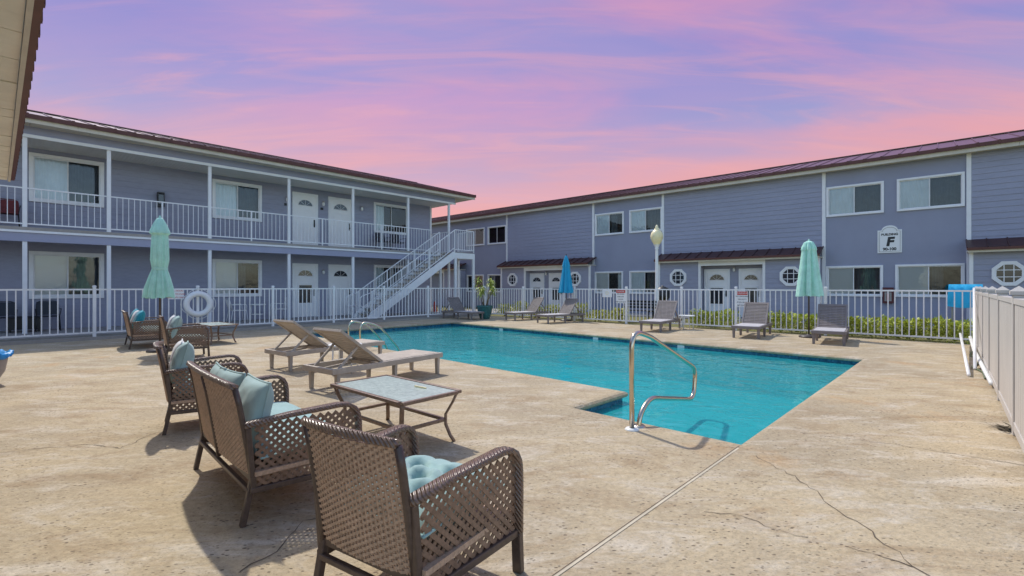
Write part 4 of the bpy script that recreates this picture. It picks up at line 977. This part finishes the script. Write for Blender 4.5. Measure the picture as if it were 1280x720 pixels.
# ------------------------------------------------------------------ pool rails
def smooth_path(pts, n=10):
    """rounded polyline: pts = (point, corner radius)"""
    P = [Vector(p) for p, r in pts]; res = [P[0]]
    for i in range(1, len(P)-1):
        r = pts[i][1]; a = P[i]+(P[i-1]-P[i]).normalized()*r; c = P[i]+(P[i+1]-P[i]).normalized()*r
        for k in range(n+1):
            t = k/n; res.append(a*(1-t)**2 + P[i]*2*t*(1-t) + c*t*t)
    res.append(P[-1]); return res
hb = G(790, 537).xy; ax = Vector((.69, .72)).normalized()
hr = empty('pool_handrail', (hb.x, hb.y, 0), math.atan2(ax.y, ax.x), 'bent stainless steel handrail at the near pool steps', 'handrail')
pts = [((0, 0, -.05), 0), ((-.01, 0, .96), .2), ((.36, 0, .87), .1), ((1.47, 0, .41), .12), ((1.42, 0, .05), .15), ((.34, 0, .25), .14), ((.14, 0, .10), .1), ((.13, 0, -.05), 0)]
MB().tube(smooth_path(pts), .0245, 16).build('rail', M['steel'], hr)
for x in (0, .13): MB().lathe([(.0, .02), (.055, .018), (.07, .004), (.07, 0)], 20, M=Matrix.Translation((x, 0, 0))).build('flange', M['plastic'] if x == 0 else M['steel'], hr)
lb_ = G(456, 436).xy
ldr = empty('pool_ladder', (lb_.x, lb_.y, 0), math.atan2(.72, .69), 'stainless pool ladder with two arched rails behind the beige loungers', 'pool ladder')
for yy in (0, .52):
    P = smooth_path([((-.1, yy, -.03), 0), ((-.12, yy, .62), .22), ((.35, yy, .50), .2), ((.90, yy, -.12), .15), ((.92, yy, -1.0), 0)]); MB().tube(P, .022, 14).build('rail', M['steel'], ldr)
    MB().lathe([(0, .02), (.05, .016), (.06, 0)], 16, M=Matrix.Translation((-.1, yy, 0))).build('flange', M['steel'], ldr)
for z in (-.35, -.62, -.9): MB().box(.84, .98, .02, .50, z-.02, z+.02).build('rung', M['plastic'], ldr)

# ------------------------------------------------------------------ lamp post
lp = empty('lamp_post', (3.02*18.9/10*0 + (821-640)/F*18.9, 18.9, 0), 0, 'white garden lamp post with cream acorn globe behind the far fence', 'lamp post')
zg = HC + (HZ-306)/F*18.9
MB().lathe([(.16, 0), (.16, .15), (.1, .25), (.065, .5), (.055, zg-.25), (.055, zg-.18), (.08, zg-.15), (.06, zg-.12), (.1, zg-.03), (.13, zg), (0, zg)], 20).build('post', M['fence'], lp)
MB().lathe([(.11, zg+.004), (.17, zg+.1), (.235, zg+.25), (.245, zg+.36), (.21, zg+.48), (.13, zg+.57), (.09, zg+.6)], 24).build('globe', M['globe'], lp)
MB().lathe([(.1, zg+.595), (.1, zg+.64), (.05, zg+.68), (.055, zg+.73), (.02, zg+.78), (0, zg+.79)], 16).build('globe_cap', M['globe'], lp)

# ------------------------------------------------------------------ planting
def leafmass(name, m, n_, sampler, size, parent=None, seed=1, elong=1.7):
    r = random.Random(seed); b = MB()
    for i in range(n_):
        p = Vector(sampler(r)); s = size*r.uniform(.6, 1.35)
        d = Vector((r.gauss(0, 1), r.gauss(0, 1), r.gauss(.5, .8))).normalized(); sd = d.cross(Vector((r.gauss(0, 1), r.gauss(0, 1), r.gauss(0, 1)))).normalized(); up_ = sd.cross(d)*.18
        q = d*s*elong
        b.add([p, p+q*.5+sd*s*.42+up_*s, p+q, p+q*.5-sd*s*.42+up_*s], [(0, 1, 2, 3)], True)
    return b.build(name, m, parent)
def hedge(P, s0, s1, y0, y1, h, label, seed, m='leaf', dens=900, size=.055):
    root = empty('hedge', (*P.P(s0).xy, 0), P.ang, label, 'hedge', 'clipped hedges outside the far fence'); ln = s1-s0
    top = lambda x, y: h*(.86 + .22*mnoise.noise(Vector((x*2.1+seed, y*3, seed))) + .1*mnoise.noise(Vector((x*6, y*6, seed*2))))
    def smp(r):
        x = r.uniform(0, ln); y = r.uniform(y0, y1); t = top(x, y); z = t*(1-r.random()**2*.9)
        if r.random() < .45: y = y0 + abs(r.gauss(0, .05)); z = r.uniform(.02, t)
        return (x, y, z)
    leafmass('foliage', M[m], int(dens*ln), smp, size, root, seed)
    b = MB(); r = random.Random(seed)
    for i in range(int(ln*5)):
        x = r.uniform(.05, ln-.05); y = r.uniform(y0+.1, y1-.05); b.tube([(x, y, 0), (x+r.uniform(-.05, .05), y, .2), (x+r.uniform(-.1, .1), y+r.uniform(-.05, .05), h*.75)], [.012, .008, .004], 5)
    b.build('stems', M['stem'], root)
hedge(FR, FR.s(1040), FR.s(1218), .16, .85, .56, 'bright green clipped hedge outside the fence below the lettered plaque', 2, 'leaf', 1100)
hedge(FR, FR.s(935), FR.s(1030), .18, .8, .60, 'green hedge outside the fence behind the two loungers at the mint umbrella', 5, 'leaf', 950)
hedge(FR, FR.s(858), FR.s(915), .2, .8, .60, 'green hedge outside the fence below the storm doors', 9, 'leaf', 900)
k = 0
for px, lab in ((622, 'low yellow green shrub outside the fence just right of the planter'), (641, 'low yellow green shrub outside the fence below the first octagon window'), (660, 'yellow green shrub outside the fence behind the left sideways lounger'),
           (681, 'yellow green shrub outside the fence left of the blue umbrella'), (716, 'yellow green shrub outside the fence right of the blue umbrella'), (741, 'yellow green shrub outside the fence left of the fence notices'), (766, 'yellow green shrub outside the fence under the red notice')):
    k += 1; q = FR.P(FR.s(px), -.5); root = empty('shrub', q, k, lab, 'shrub', 'low shrubs outside the far fence'); hh = .42 + .12*(k % 3)
    def smp(r, hh=hh):
        a = r.uniform(0, 6.28); u = r.random()**.5; z = hh*(.15+.85*r.random()); rr = u*(.42*math.sqrt(max(.05, 1-(z/hh-.45)**2*1.8))); return (rr*math.cos(a), rr*math.sin(a), z)
    leafmass('foliage', M['leaf2'], 420, smp, .06, root, 30+k)
    b = MB(); r = random.Random(k)
    for i in range(9): b.tube([(r.uniform(-.06, .06), r.uniform(-.06, .06), 0), (r.uniform(-.25, .25), r.uniform(-.25, .25), hh*.8)], [.01, .004], 5)
    b.build('stems', M['stem'], root)
pp = G(606, 398.5); po = empty('planter', pp, 0, 'teal glazed pot holding a spiky lime green plant in the fence corner', 'planter')
MB().lathe([(.0, 0), (.19, 0), (.21, .02), (.30, .3), (.335, .5), (.36, .53), (.36, .57), (.32, .57), (.31, .5), (0, .49)], 28).build('pot', M['pot'], po)
MB().lathe([(.30, .505), (.0, .52)], 20).build('soil', M['soil'], po)
b = MB(); r = random.Random(4); tips = []
for i in range(6):
    a = r.uniform(0, 6.28); a = i*1.05+r.uniform(-.3, .3); rr_ = r.uniform(.25, .5); q = Vector((math.cos(a)*rr_, math.sin(a)*rr_, r.uniform(1.2, 1.7))); tips.append(q); b.tube([(q.x*.2, q.y*.2, .5), (q.x*.6, q.y*.6, .95), tuple(q)], [.02, .014, .01], 6)
b.build('stems', M['stem'], po)
b = MB()
for q in tips:
    for i in range(46):
        d = Vector((r.gauss(0, 1), r.gauss(0, 1), r.gauss(.25, .7))).normalized(); ln = r.uniform(.18, .34); sd = d.cross(Vector((0, 0, 1))).normalized()*.022; o_ = q - Vector((0, 0, r.uniform(0, .25)))
        m_ = o_+d*ln*.55+Vector((0, 0, .02)); e_ = o_+d*ln-Vector((0, 0, ln*.35)); b.add([o_-sd*.4, o_+sd*.4, m_+sd, e_, m_-sd], [(0, 1, 2, 4), (4, 2, 3)], True)
b.build('foliage', M['palm'], po)

# ------------------------------------------------------------------ signs, life ring, plaque
def yzM(s, y, z): return Matrix.Translation((s, y, z)) @ Matrix.Rotation(R(90), 4, 'X')
s0, s1 = rs(1097), rs(1127.5); sm_ = (s0+s1)/2; wS = s1-s0; z0, z1 = RB.z(1112, 316), RB.z(1112, 287.5); hS = z1-z0
pq = empty('building_sign', RB.P(sm_, 0, z0), RB.ang, 'white arched plaque lettered building F on the right block wall', 'sign')
b = MB(); hw = wS/2
def arch(wd, h, rad, n=16, ins=0): return [(-wd+ins, ins), (wd-ins, ins), (wd-ins, h-ins), (rad, h-ins)] + [(rad*math.cos(math.pi*i/n), h-ins+rad*.72*math.sin(math.pi*i/n)) for i in range(1, n)] + [(-rad, h-ins), (-wd+ins, h-ins)]
b.prism(arch(hw, hS, hw*.66), 0, .04, Matrix.Rotation(R(90), 4, 'X')); b.build('board', M['signwhite'], pq, fix=True)
b = MB(); P = arch(hw, hS, hw*.58, ins=hw*.14); b.tube([(x, -.042, z) for x, z in P] + [(P[0][0], -.042, P[0][1])], .007, 5); b.build('border', M['greycan'], pq)
text_part('BUILDING', hS*.128, 'lettering', M['black'], pq, yzM(0, -.043, hS*.80), .005)
text_part('F', hS*.52, 'lettering', M['black'], pq, yzM(0, -.043, hS*.47), .022, .15)
text_part('90-100', hS*.165, 'lettering', M['black'], pq, yzM(0, -.043, hS*.16), .006)
def fence_sign(P, px0, px1, py0, py1, label, header=None, lines=(), hcol='red', lcol='black', d=.03):
    a, c = P.s(px0, d), P.s(px1, d); m_ = (a+c)/2; zt_, zb = P.z((px0+px1)/2, py0, d), P.z((px0+px1)/2, py1, d); hh = zt_-zb; ww = c-a
    r = empty('notice_sign', P.P(m_, d, zb), P.ang, label, 'sign', 'notices on the pool fence')
    MB().box(-ww/2, ww/2, -.004, .004, 0, hh).build('board', M['signwhite'], r)
    top = hh
    if header:
        hd = hh*.24; MB().box(-ww/2+.012, ww/2-.012, -.0065, -.0045, hh-hd, hh-.012).build('header_band', M[hcol], r); text_part(header, hd*.62, 'lettering', M['signwhite'], r, yzM(0, -.0085, hh-hd/2-.006)); top = hh-hd
    for i, t in enumerate(lines): text_part(t, top/len(lines)*.6, 'lettering', M[lcol], r, yzM(0, -.0065, top-(i+.5)*top/len(lines)))
    return r
fence_sign(FR, 921, 935, 364, 383.5, 'white notice with red WARNING band on the post behind a taupe lounger', 'WARNING', ('NO LIFEGUARD', 'ON DUTY', 'POOL RULES', 'NO DIVING'))
fence_sign(FR, 770, 782, 362, 379, 'white notice with red DANGER band on the far fence left of a post', 'DANGER', ('NO DIVING', 'SHALLOW', 'WATER', 'KEEP GATE SHUT'))
ps_ = fence_sign(FR, 753, 765, 361, 371.5, 'small white pictogram notice on the far fence beside the DANGER notice', None, ())
MB().tube([(.055*math.cos(R(20*i)), -.01, .16+.055*math.sin(R(20*i))) for i in range(19)], .008, 6).build('pictogram', M['globe'], ps_)
fence_sign(FL, 210, 230, 361.5, 374, 'white notice with red lines on the left fence beside the mint umbrella', None, ('POOL HOURS', 'DAWN TO DUSK', 'RESIDENTS ONLY'), lcol='red')
fs_ = FL.s(247); lrng = empty('life_ring', FL.P(fs_, .07, FL.z(247, 380, .07)), FL.ang, 'white life ring hanging on the left picket fence', 'life ring')
b = MB(); n_ = 40; b.tube([(.30*math.cos(2*math.pi*i/n_), 0, .30*math.sin(2*math.pi*i/n_)) for i in range(n_+1)], .082, 14, False); b.build('ring', M['signwhite'], lrng)
b = MB(); r = random.Random(2); P = []
for i in range(49):
    a = 2*math.pi*i/48; q = .39+.055*abs(math.sin(2*a)); P.append((q*math.cos(a+.78), -.03, q*math.sin(a+.78)))
b.tube(P, .009, 6); b.tube([(-.1, 0, .36), (0, .03, .5), (.1, 0, .36)], .008, 6); b.build('rope', M['plastic'], lrng)
q = FV.s(1278.2); vs_ = empty('notice_sign', FV.P(-8.35, .075, .82), FV.ang, 'plain white notice on the vinyl fence at the right edge', 'sign'); MB().box(-.16, .16, -.004, .004, 0, .34).build('board', M['signwhite'], vs_)

# ------------------------------------------------------------------ equipment near the buildings
def wall_thing(P, px, py, d, name, label, cat, group=None): return empty(name, P.P(P.s(px, d), d, P.z(px, py, d)), P.ang, label, cat, group)
fc = wall_thing(RB, 1110.5, 379, 0, 'extinguisher_cabinet', 'dark red fire extinguisher cabinet on the wall under the plaque', 'cabinet')
MB().box(-.16, .16, -.16, -.002, 0, .58).build('body', mat('maroon_paint', (.10, .02, .025), .4), fc, .01); MB().box(-.10, .10, -.166, -.161, .08, .40).build('window', M['greycan'], fc); MB().box(-.03, .03, -.19, -.167, .12, .36).build('tank', M['red'], fc)
cn = empty('traffic_cone', (-4.02+.06, 24.6, .055), 0, 'orange red traffic cone under the outside stairs behind the left fence', 'cone')
MB().lathe([(.14, .03), (.05, .5), (.035, .55), (0, .55)], 20).build('cone', M['red'], cn); MB().box(-.2, .2, -.2, .2, 0, .029).build('base', M['plastic'], cn, .01)
# blue cloth on a frame behind the fence corner
cl = empty('drying_rack', (11.85, 12.55, 0), FR.ang, 'white rail frame standing behind the fence corner, holding blue cloth', 'rack')
for x in (-.25, .25): MB().box(x-.02, x+.02, -.02, .02, 0, 1.38).build('leg', M['greycan'], cl)
MB().box(-.30, .30, -.11, .11, 1.382, 1.425).build('top_rail', M['plastic'], cl, .006)
b = MB(); n_ = 40; vs = []
for k, (yy, zz) in enumerate(((.135, .95), (.13, 1.2), (.125, 1.435), (-.125, 1.435), (-.135, 1.2), (-.15, .84))):
    for i in range(n_+1):
        x = -.32+.64*i/n_; f = abs(zz-1.435)/.55; vs.append((x*(1+.12*f), yy + (.025*math.sin(x*34+k))*f*(1 if yy < 0 else -1), zz + .02*math.sin(x*9+k)*f))
b.add(vs, [(k*(n_+1)+i, k*(n_+1)+i+1, (k+1)*(n_+1)+i+1, (k+1)*(n_+1)+i) for k in range(5) for i in range(n_)], True); o = b.build('blue_cloth', mat('sky_blue_cloth', (.03, .47, .80), .75, var=(5, .15))); o.location = cl.location; o.rotation_euler = cl.rotation_euler; tag(o, 'bright blue cloth hanging over the white rail behind the fence corner', 'cloth')
# pool poles and hose by the vinyl fence
def tubething(name, pts, r, m, label, cat, group=None, n=10):
    return tag(MB().tube(pts, r, n).build(name, m), label, cat, group)
tubething('pool_pole', [(7.62, 7.9, .02), (10.80, 11.22, 1.33)], .024, M['fence'], 'long white pool pole leaning up into the fence corner', 'pole', 'pool poles by the vinyl fence')
tubething('pool_pole', [(6.5, 6.5, .06), (9.2, 9.55, .10), (10.5, 11.0, .22)], .03, M['plastic'], 'white pool pole lying along the foot of the vinyl fence', 'pole', 'pool poles by the vinyl fence')
tubething('pool_pole', [(6.95, 7.3, .03), (10.6, 11.35, .26)], .024, M['fence'], 'white pool pole lying partly behind the other lying pole, tip against the pickets', 'pole', 'pool poles by the vinyl fence')
P = [Vector((7.0+.42*i, 7.15+.46*i, .02)) + Vector((.06*math.sin(i*2.1), -.05*math.cos(i*1.7), 0)) for i in range(8)]; tubething('garden_hose', P, .014, M['hose'], 'dark green hose lying along the foot of the vinyl fence', 'hose')
lf = MB(); r = random.Random(12)
for i in range(60):
    a = r.uniform(0, 6.28); p = Vector((4.75+r.gauss(0, .045), 4.62+r.gauss(0, .05), .012+abs(r.gauss(0, .012)))); d = Vector((math.cos(a), math.sin(a), r.uniform(-.1, .3)))*r.uniform(.03, .06); s_ = Vector((-d.y, d.x, 0))*.25; lf.add([p-d, p+s_, p+d, p-s_], [(0, 1, 2, 3)])
tag(lf.build('leaf_litter', M['soil']), 'small heap of dark dead leaves at the foot of the vinyl fence', 'leaf litter', kind='stuff')
# bucket with blue liner at left
bk = empty('waste_bin', (-7.42, 6.66, -.0), 0, 'squat grey waste bin at the left edge under a blue liner', 'waste bin')
MB().lathe([(0, 0), (.17, 0), (.19, .03), (.27, .18), (.295, .33), (.30, .41), (.27, .41), (.25, .3), (0, .25)], 28).build('body', M['greycan'], bk)
b = MB(); r = random.Random(6); ph = r.uniform(0, 6)
vs = []; pr = [(.22, .34), (.275, .42), (.30, .45), (.335, .44), (.34, .40), (.33, .37)]; n_ = 64
for i, (q, z) in enumerate(pr):
    for j in range(n_):
        a = 2*math.pi*j/n_; w1 = .05*math.sin(7*a+i)+.04*math.sin(13*a+2*i+ph); vs.append((q*(1+w1*.8)*math.cos(a), q*(1+w1*.8)*math.sin(a), z+w1*.35))
b.add(vs, [(i*n_+j, i*n_+(j+1) % n_, (i+1)*n_+(j+1) % n_, (i+1)*n_+j) for i in range(len(pr)-1) for j in range(n_)], True); b.build('liner', M['bluebag'], bk)

# ------------------------------------------------------------------ gallery and garden furniture
def make_chair(m, seat_m, H=.88, rnd_back=False):
    root = empty('garden_chair', (0, 0, 0), 0, 'x', 'chair'); w_, d_ = .24, .23
    for x in (-w_, w_):
        MB().tube([(x, d_, .44), (x*1.1, d_+.04, 0)], .013, 7).build('leg', M[m], root)
        MB().tube([(x, -d_, .44), (x*1.1, -d_-.07, 0)], .013, 7).build('leg', M[m], root)
        MB().tube([(x*1.1, -d_-.03, .64), (x*1.15, d_-.03, .66), (x*1.12, d_, .60), (x, d_, .44)], .012, 7).build('armrest', M[m], root)
    MB().box(-w_-.01, w_+.01, -d_, d_+.02, .42, .45).build('seat', M[seat_m], root, .01)
    b = MB()
    P = smooth_path([((-w_, -d_, .44), 0), ((-w_, -d_-.12, H), .12), ((w_, -d_-.12, H), .12), ((w_, -d_, .44), 0)], 6); b.tube(P, .013, 7)
    if rnd_back:
        for i in range(-3, 4): b.tube([(i*.055, -d_-.02, .46), (i*.06, -d_-.11, H-.03)], .006, 5)
        for zz in (.58, .72): b.tube([(-w_, -d_-.03-.12*(zz-.44)/.44, zz), (w_, -d_-.03-.12*(zz-.44)/.44, zz)], .006, 5)
    else: b.add([(-w_, -d_-.01, .47), (w_, -d_-.01, .47), (w_, -d_-.115, H-.02), (-w_, -d_-.115, H-.02), (-w_, -d_-.03, .47), (w_, -d_-.03, .47), (w_, -d_-.135, H-.02), (-w_, -d_-.135, H-.02)], [(3,2,1,0),(4,5,6,7),(0,1,5,4),(1,2,6,5),(2,3,7,6),(3,0,4,7)])
    b.build('backrest', M[m if rnd_back else seat_m], root); return root
GC = 'chairs on the galleries'
kb = make_chair('black', 'navy'); kw = make_chair('plastic', 'plastic', rnd_back=True); kr = make_chair('black', 'redcloth')
nL = (LB.n.x, LB.n.y)
def at_gal(first, src, px, d, z, f, label):
    s = LB.s(px, d); p = LB.P(s, d); return place(src, first, p.x, p.y, f, label, 'chair', GC, z)
at_gal(kb, None, 60, -.75, .055, nL, 'black metal chair on the lower gallery below the first window')
at_gal(None, kb, 4, -.75, .055, nL, 'black metal chair on the lower gallery cut by the left edge')
at_gal(kw, None, 297, -.6, .055, (LB.u.x, LB.u.y), 'white wrought metal chair on the lower gallery left of the white table')
at_gal(None, kw, 349, -.6, .055, (-LB.u.x, -LB.u.y), 'white wrought metal chair on the lower gallery right of the white table')
at_gal(kr, None, 8, -.8, FL2, nL, 'red cushioned chair on the upper gallery at the left edge')
at_gal(None, kb, 479, -.8, FL2, nL, 'dark blue chair on the upper gallery, left of the pair by the window')
at_gal(None, kb, 498, -.8, FL2, nL, 'dark blue chair on the upper gallery, right of the pair by the window')
p = LB.P(LB.s(322, -.6), -.6, .055)
wt = copy_tree(stab); wt.location = p; wt.scale = (1.1, 1.1, 1.45); wt['label'] = 'white metal bistro table between two white chairs on the lower gallery'; wt['category'] = 'table'; wt['group'] = 'tables on the galleries'
p = LB.P(LB.s(31, -.75), -.75, .055)
bx_ = empty('storage_box', p, LB.ang, 'low black storage box between the black chairs on the lower gallery', 'box'); MB().box(-.35, .35, -.2, .2, .08, .42).build('body', M['black'], bx_, .01); MB().box(-.37, .37, -.22, .22, .421, .46).build('lid', M['navy'], bx_, .01)
for x in (-.3, .3): MB().box(x-.03, x+.03, -.17, .17, 0, .079).build('foot', M['black'], bx_)
q = FR.P(FR.s(697), -.95); wc = copy_tree(kw); wc.location = (q.x, q.y, .0); wc.rotation_euler = (0, 0, FR.ang+.5); wc['label'] = 'white metal garden chair outside the far fence beside the blue umbrella'; wc['group'] = 'garden seats outside the far fence'
q = FR.P(FR.s(775), -1.2); bn = empty('park_bench', q, FR.ang, 'dark slatted bench outside the far fence behind the two notices', 'bench')
b = MB(); [b.box(-.7, .7, -.2+.1*i, -.12+.1*i, .43, .455) for i in range(5)]; b.build('seat', M['black'], bn)
b = MB(); [b.box(-.7, .7, .28+.03*i, .30+.03*i, .52+.11*i, .60+.11*i) for i in range(3)]; b.build('backrest', M['black'], bn)
for x in (-.6, .6):
    b = MB(); b.box(x-.025, x+.025, -.2, -.15, 0, .43); b.box(x-.025, x+.025, .25, .3, 0, .43); b.bar((x, .27, .4), (x, .37, .86), .05, .04, (1, 0, 0)); b.box(x-.02, x+.02, -.2, .27, .39, .428); b.build('leg', M['black'], bn)
q = FR.P(FR.s(783), -3.0); gr = empty('kettle_grill', (q.x, q.y, 0), 0, 'black kettle grill whose dome shows just above the far fence', 'grill')
MB().lathe([(0, .78), (.2, .8), (.29, .92), (.31, 1.05), (.30, 1.06), (0, 1.06)], 24).build('bowl', M['black'], gr); MB().lathe([(.315, 1.065), (.30, 1.18), (.22, 1.31), (.1, 1.37), (.03, 1.38), (.03, 1.42), (0, 1.42)], 24).build('lid', M['black'], gr)
for a in (90, 210, 330): MB().tube([(.18*math.cos(R(a)), .18*math.sin(R(a)), .84), (.34*math.cos(R(a)), .34*math.sin(R(a)), 0)], .014, 7).build('leg', M['black'], gr)
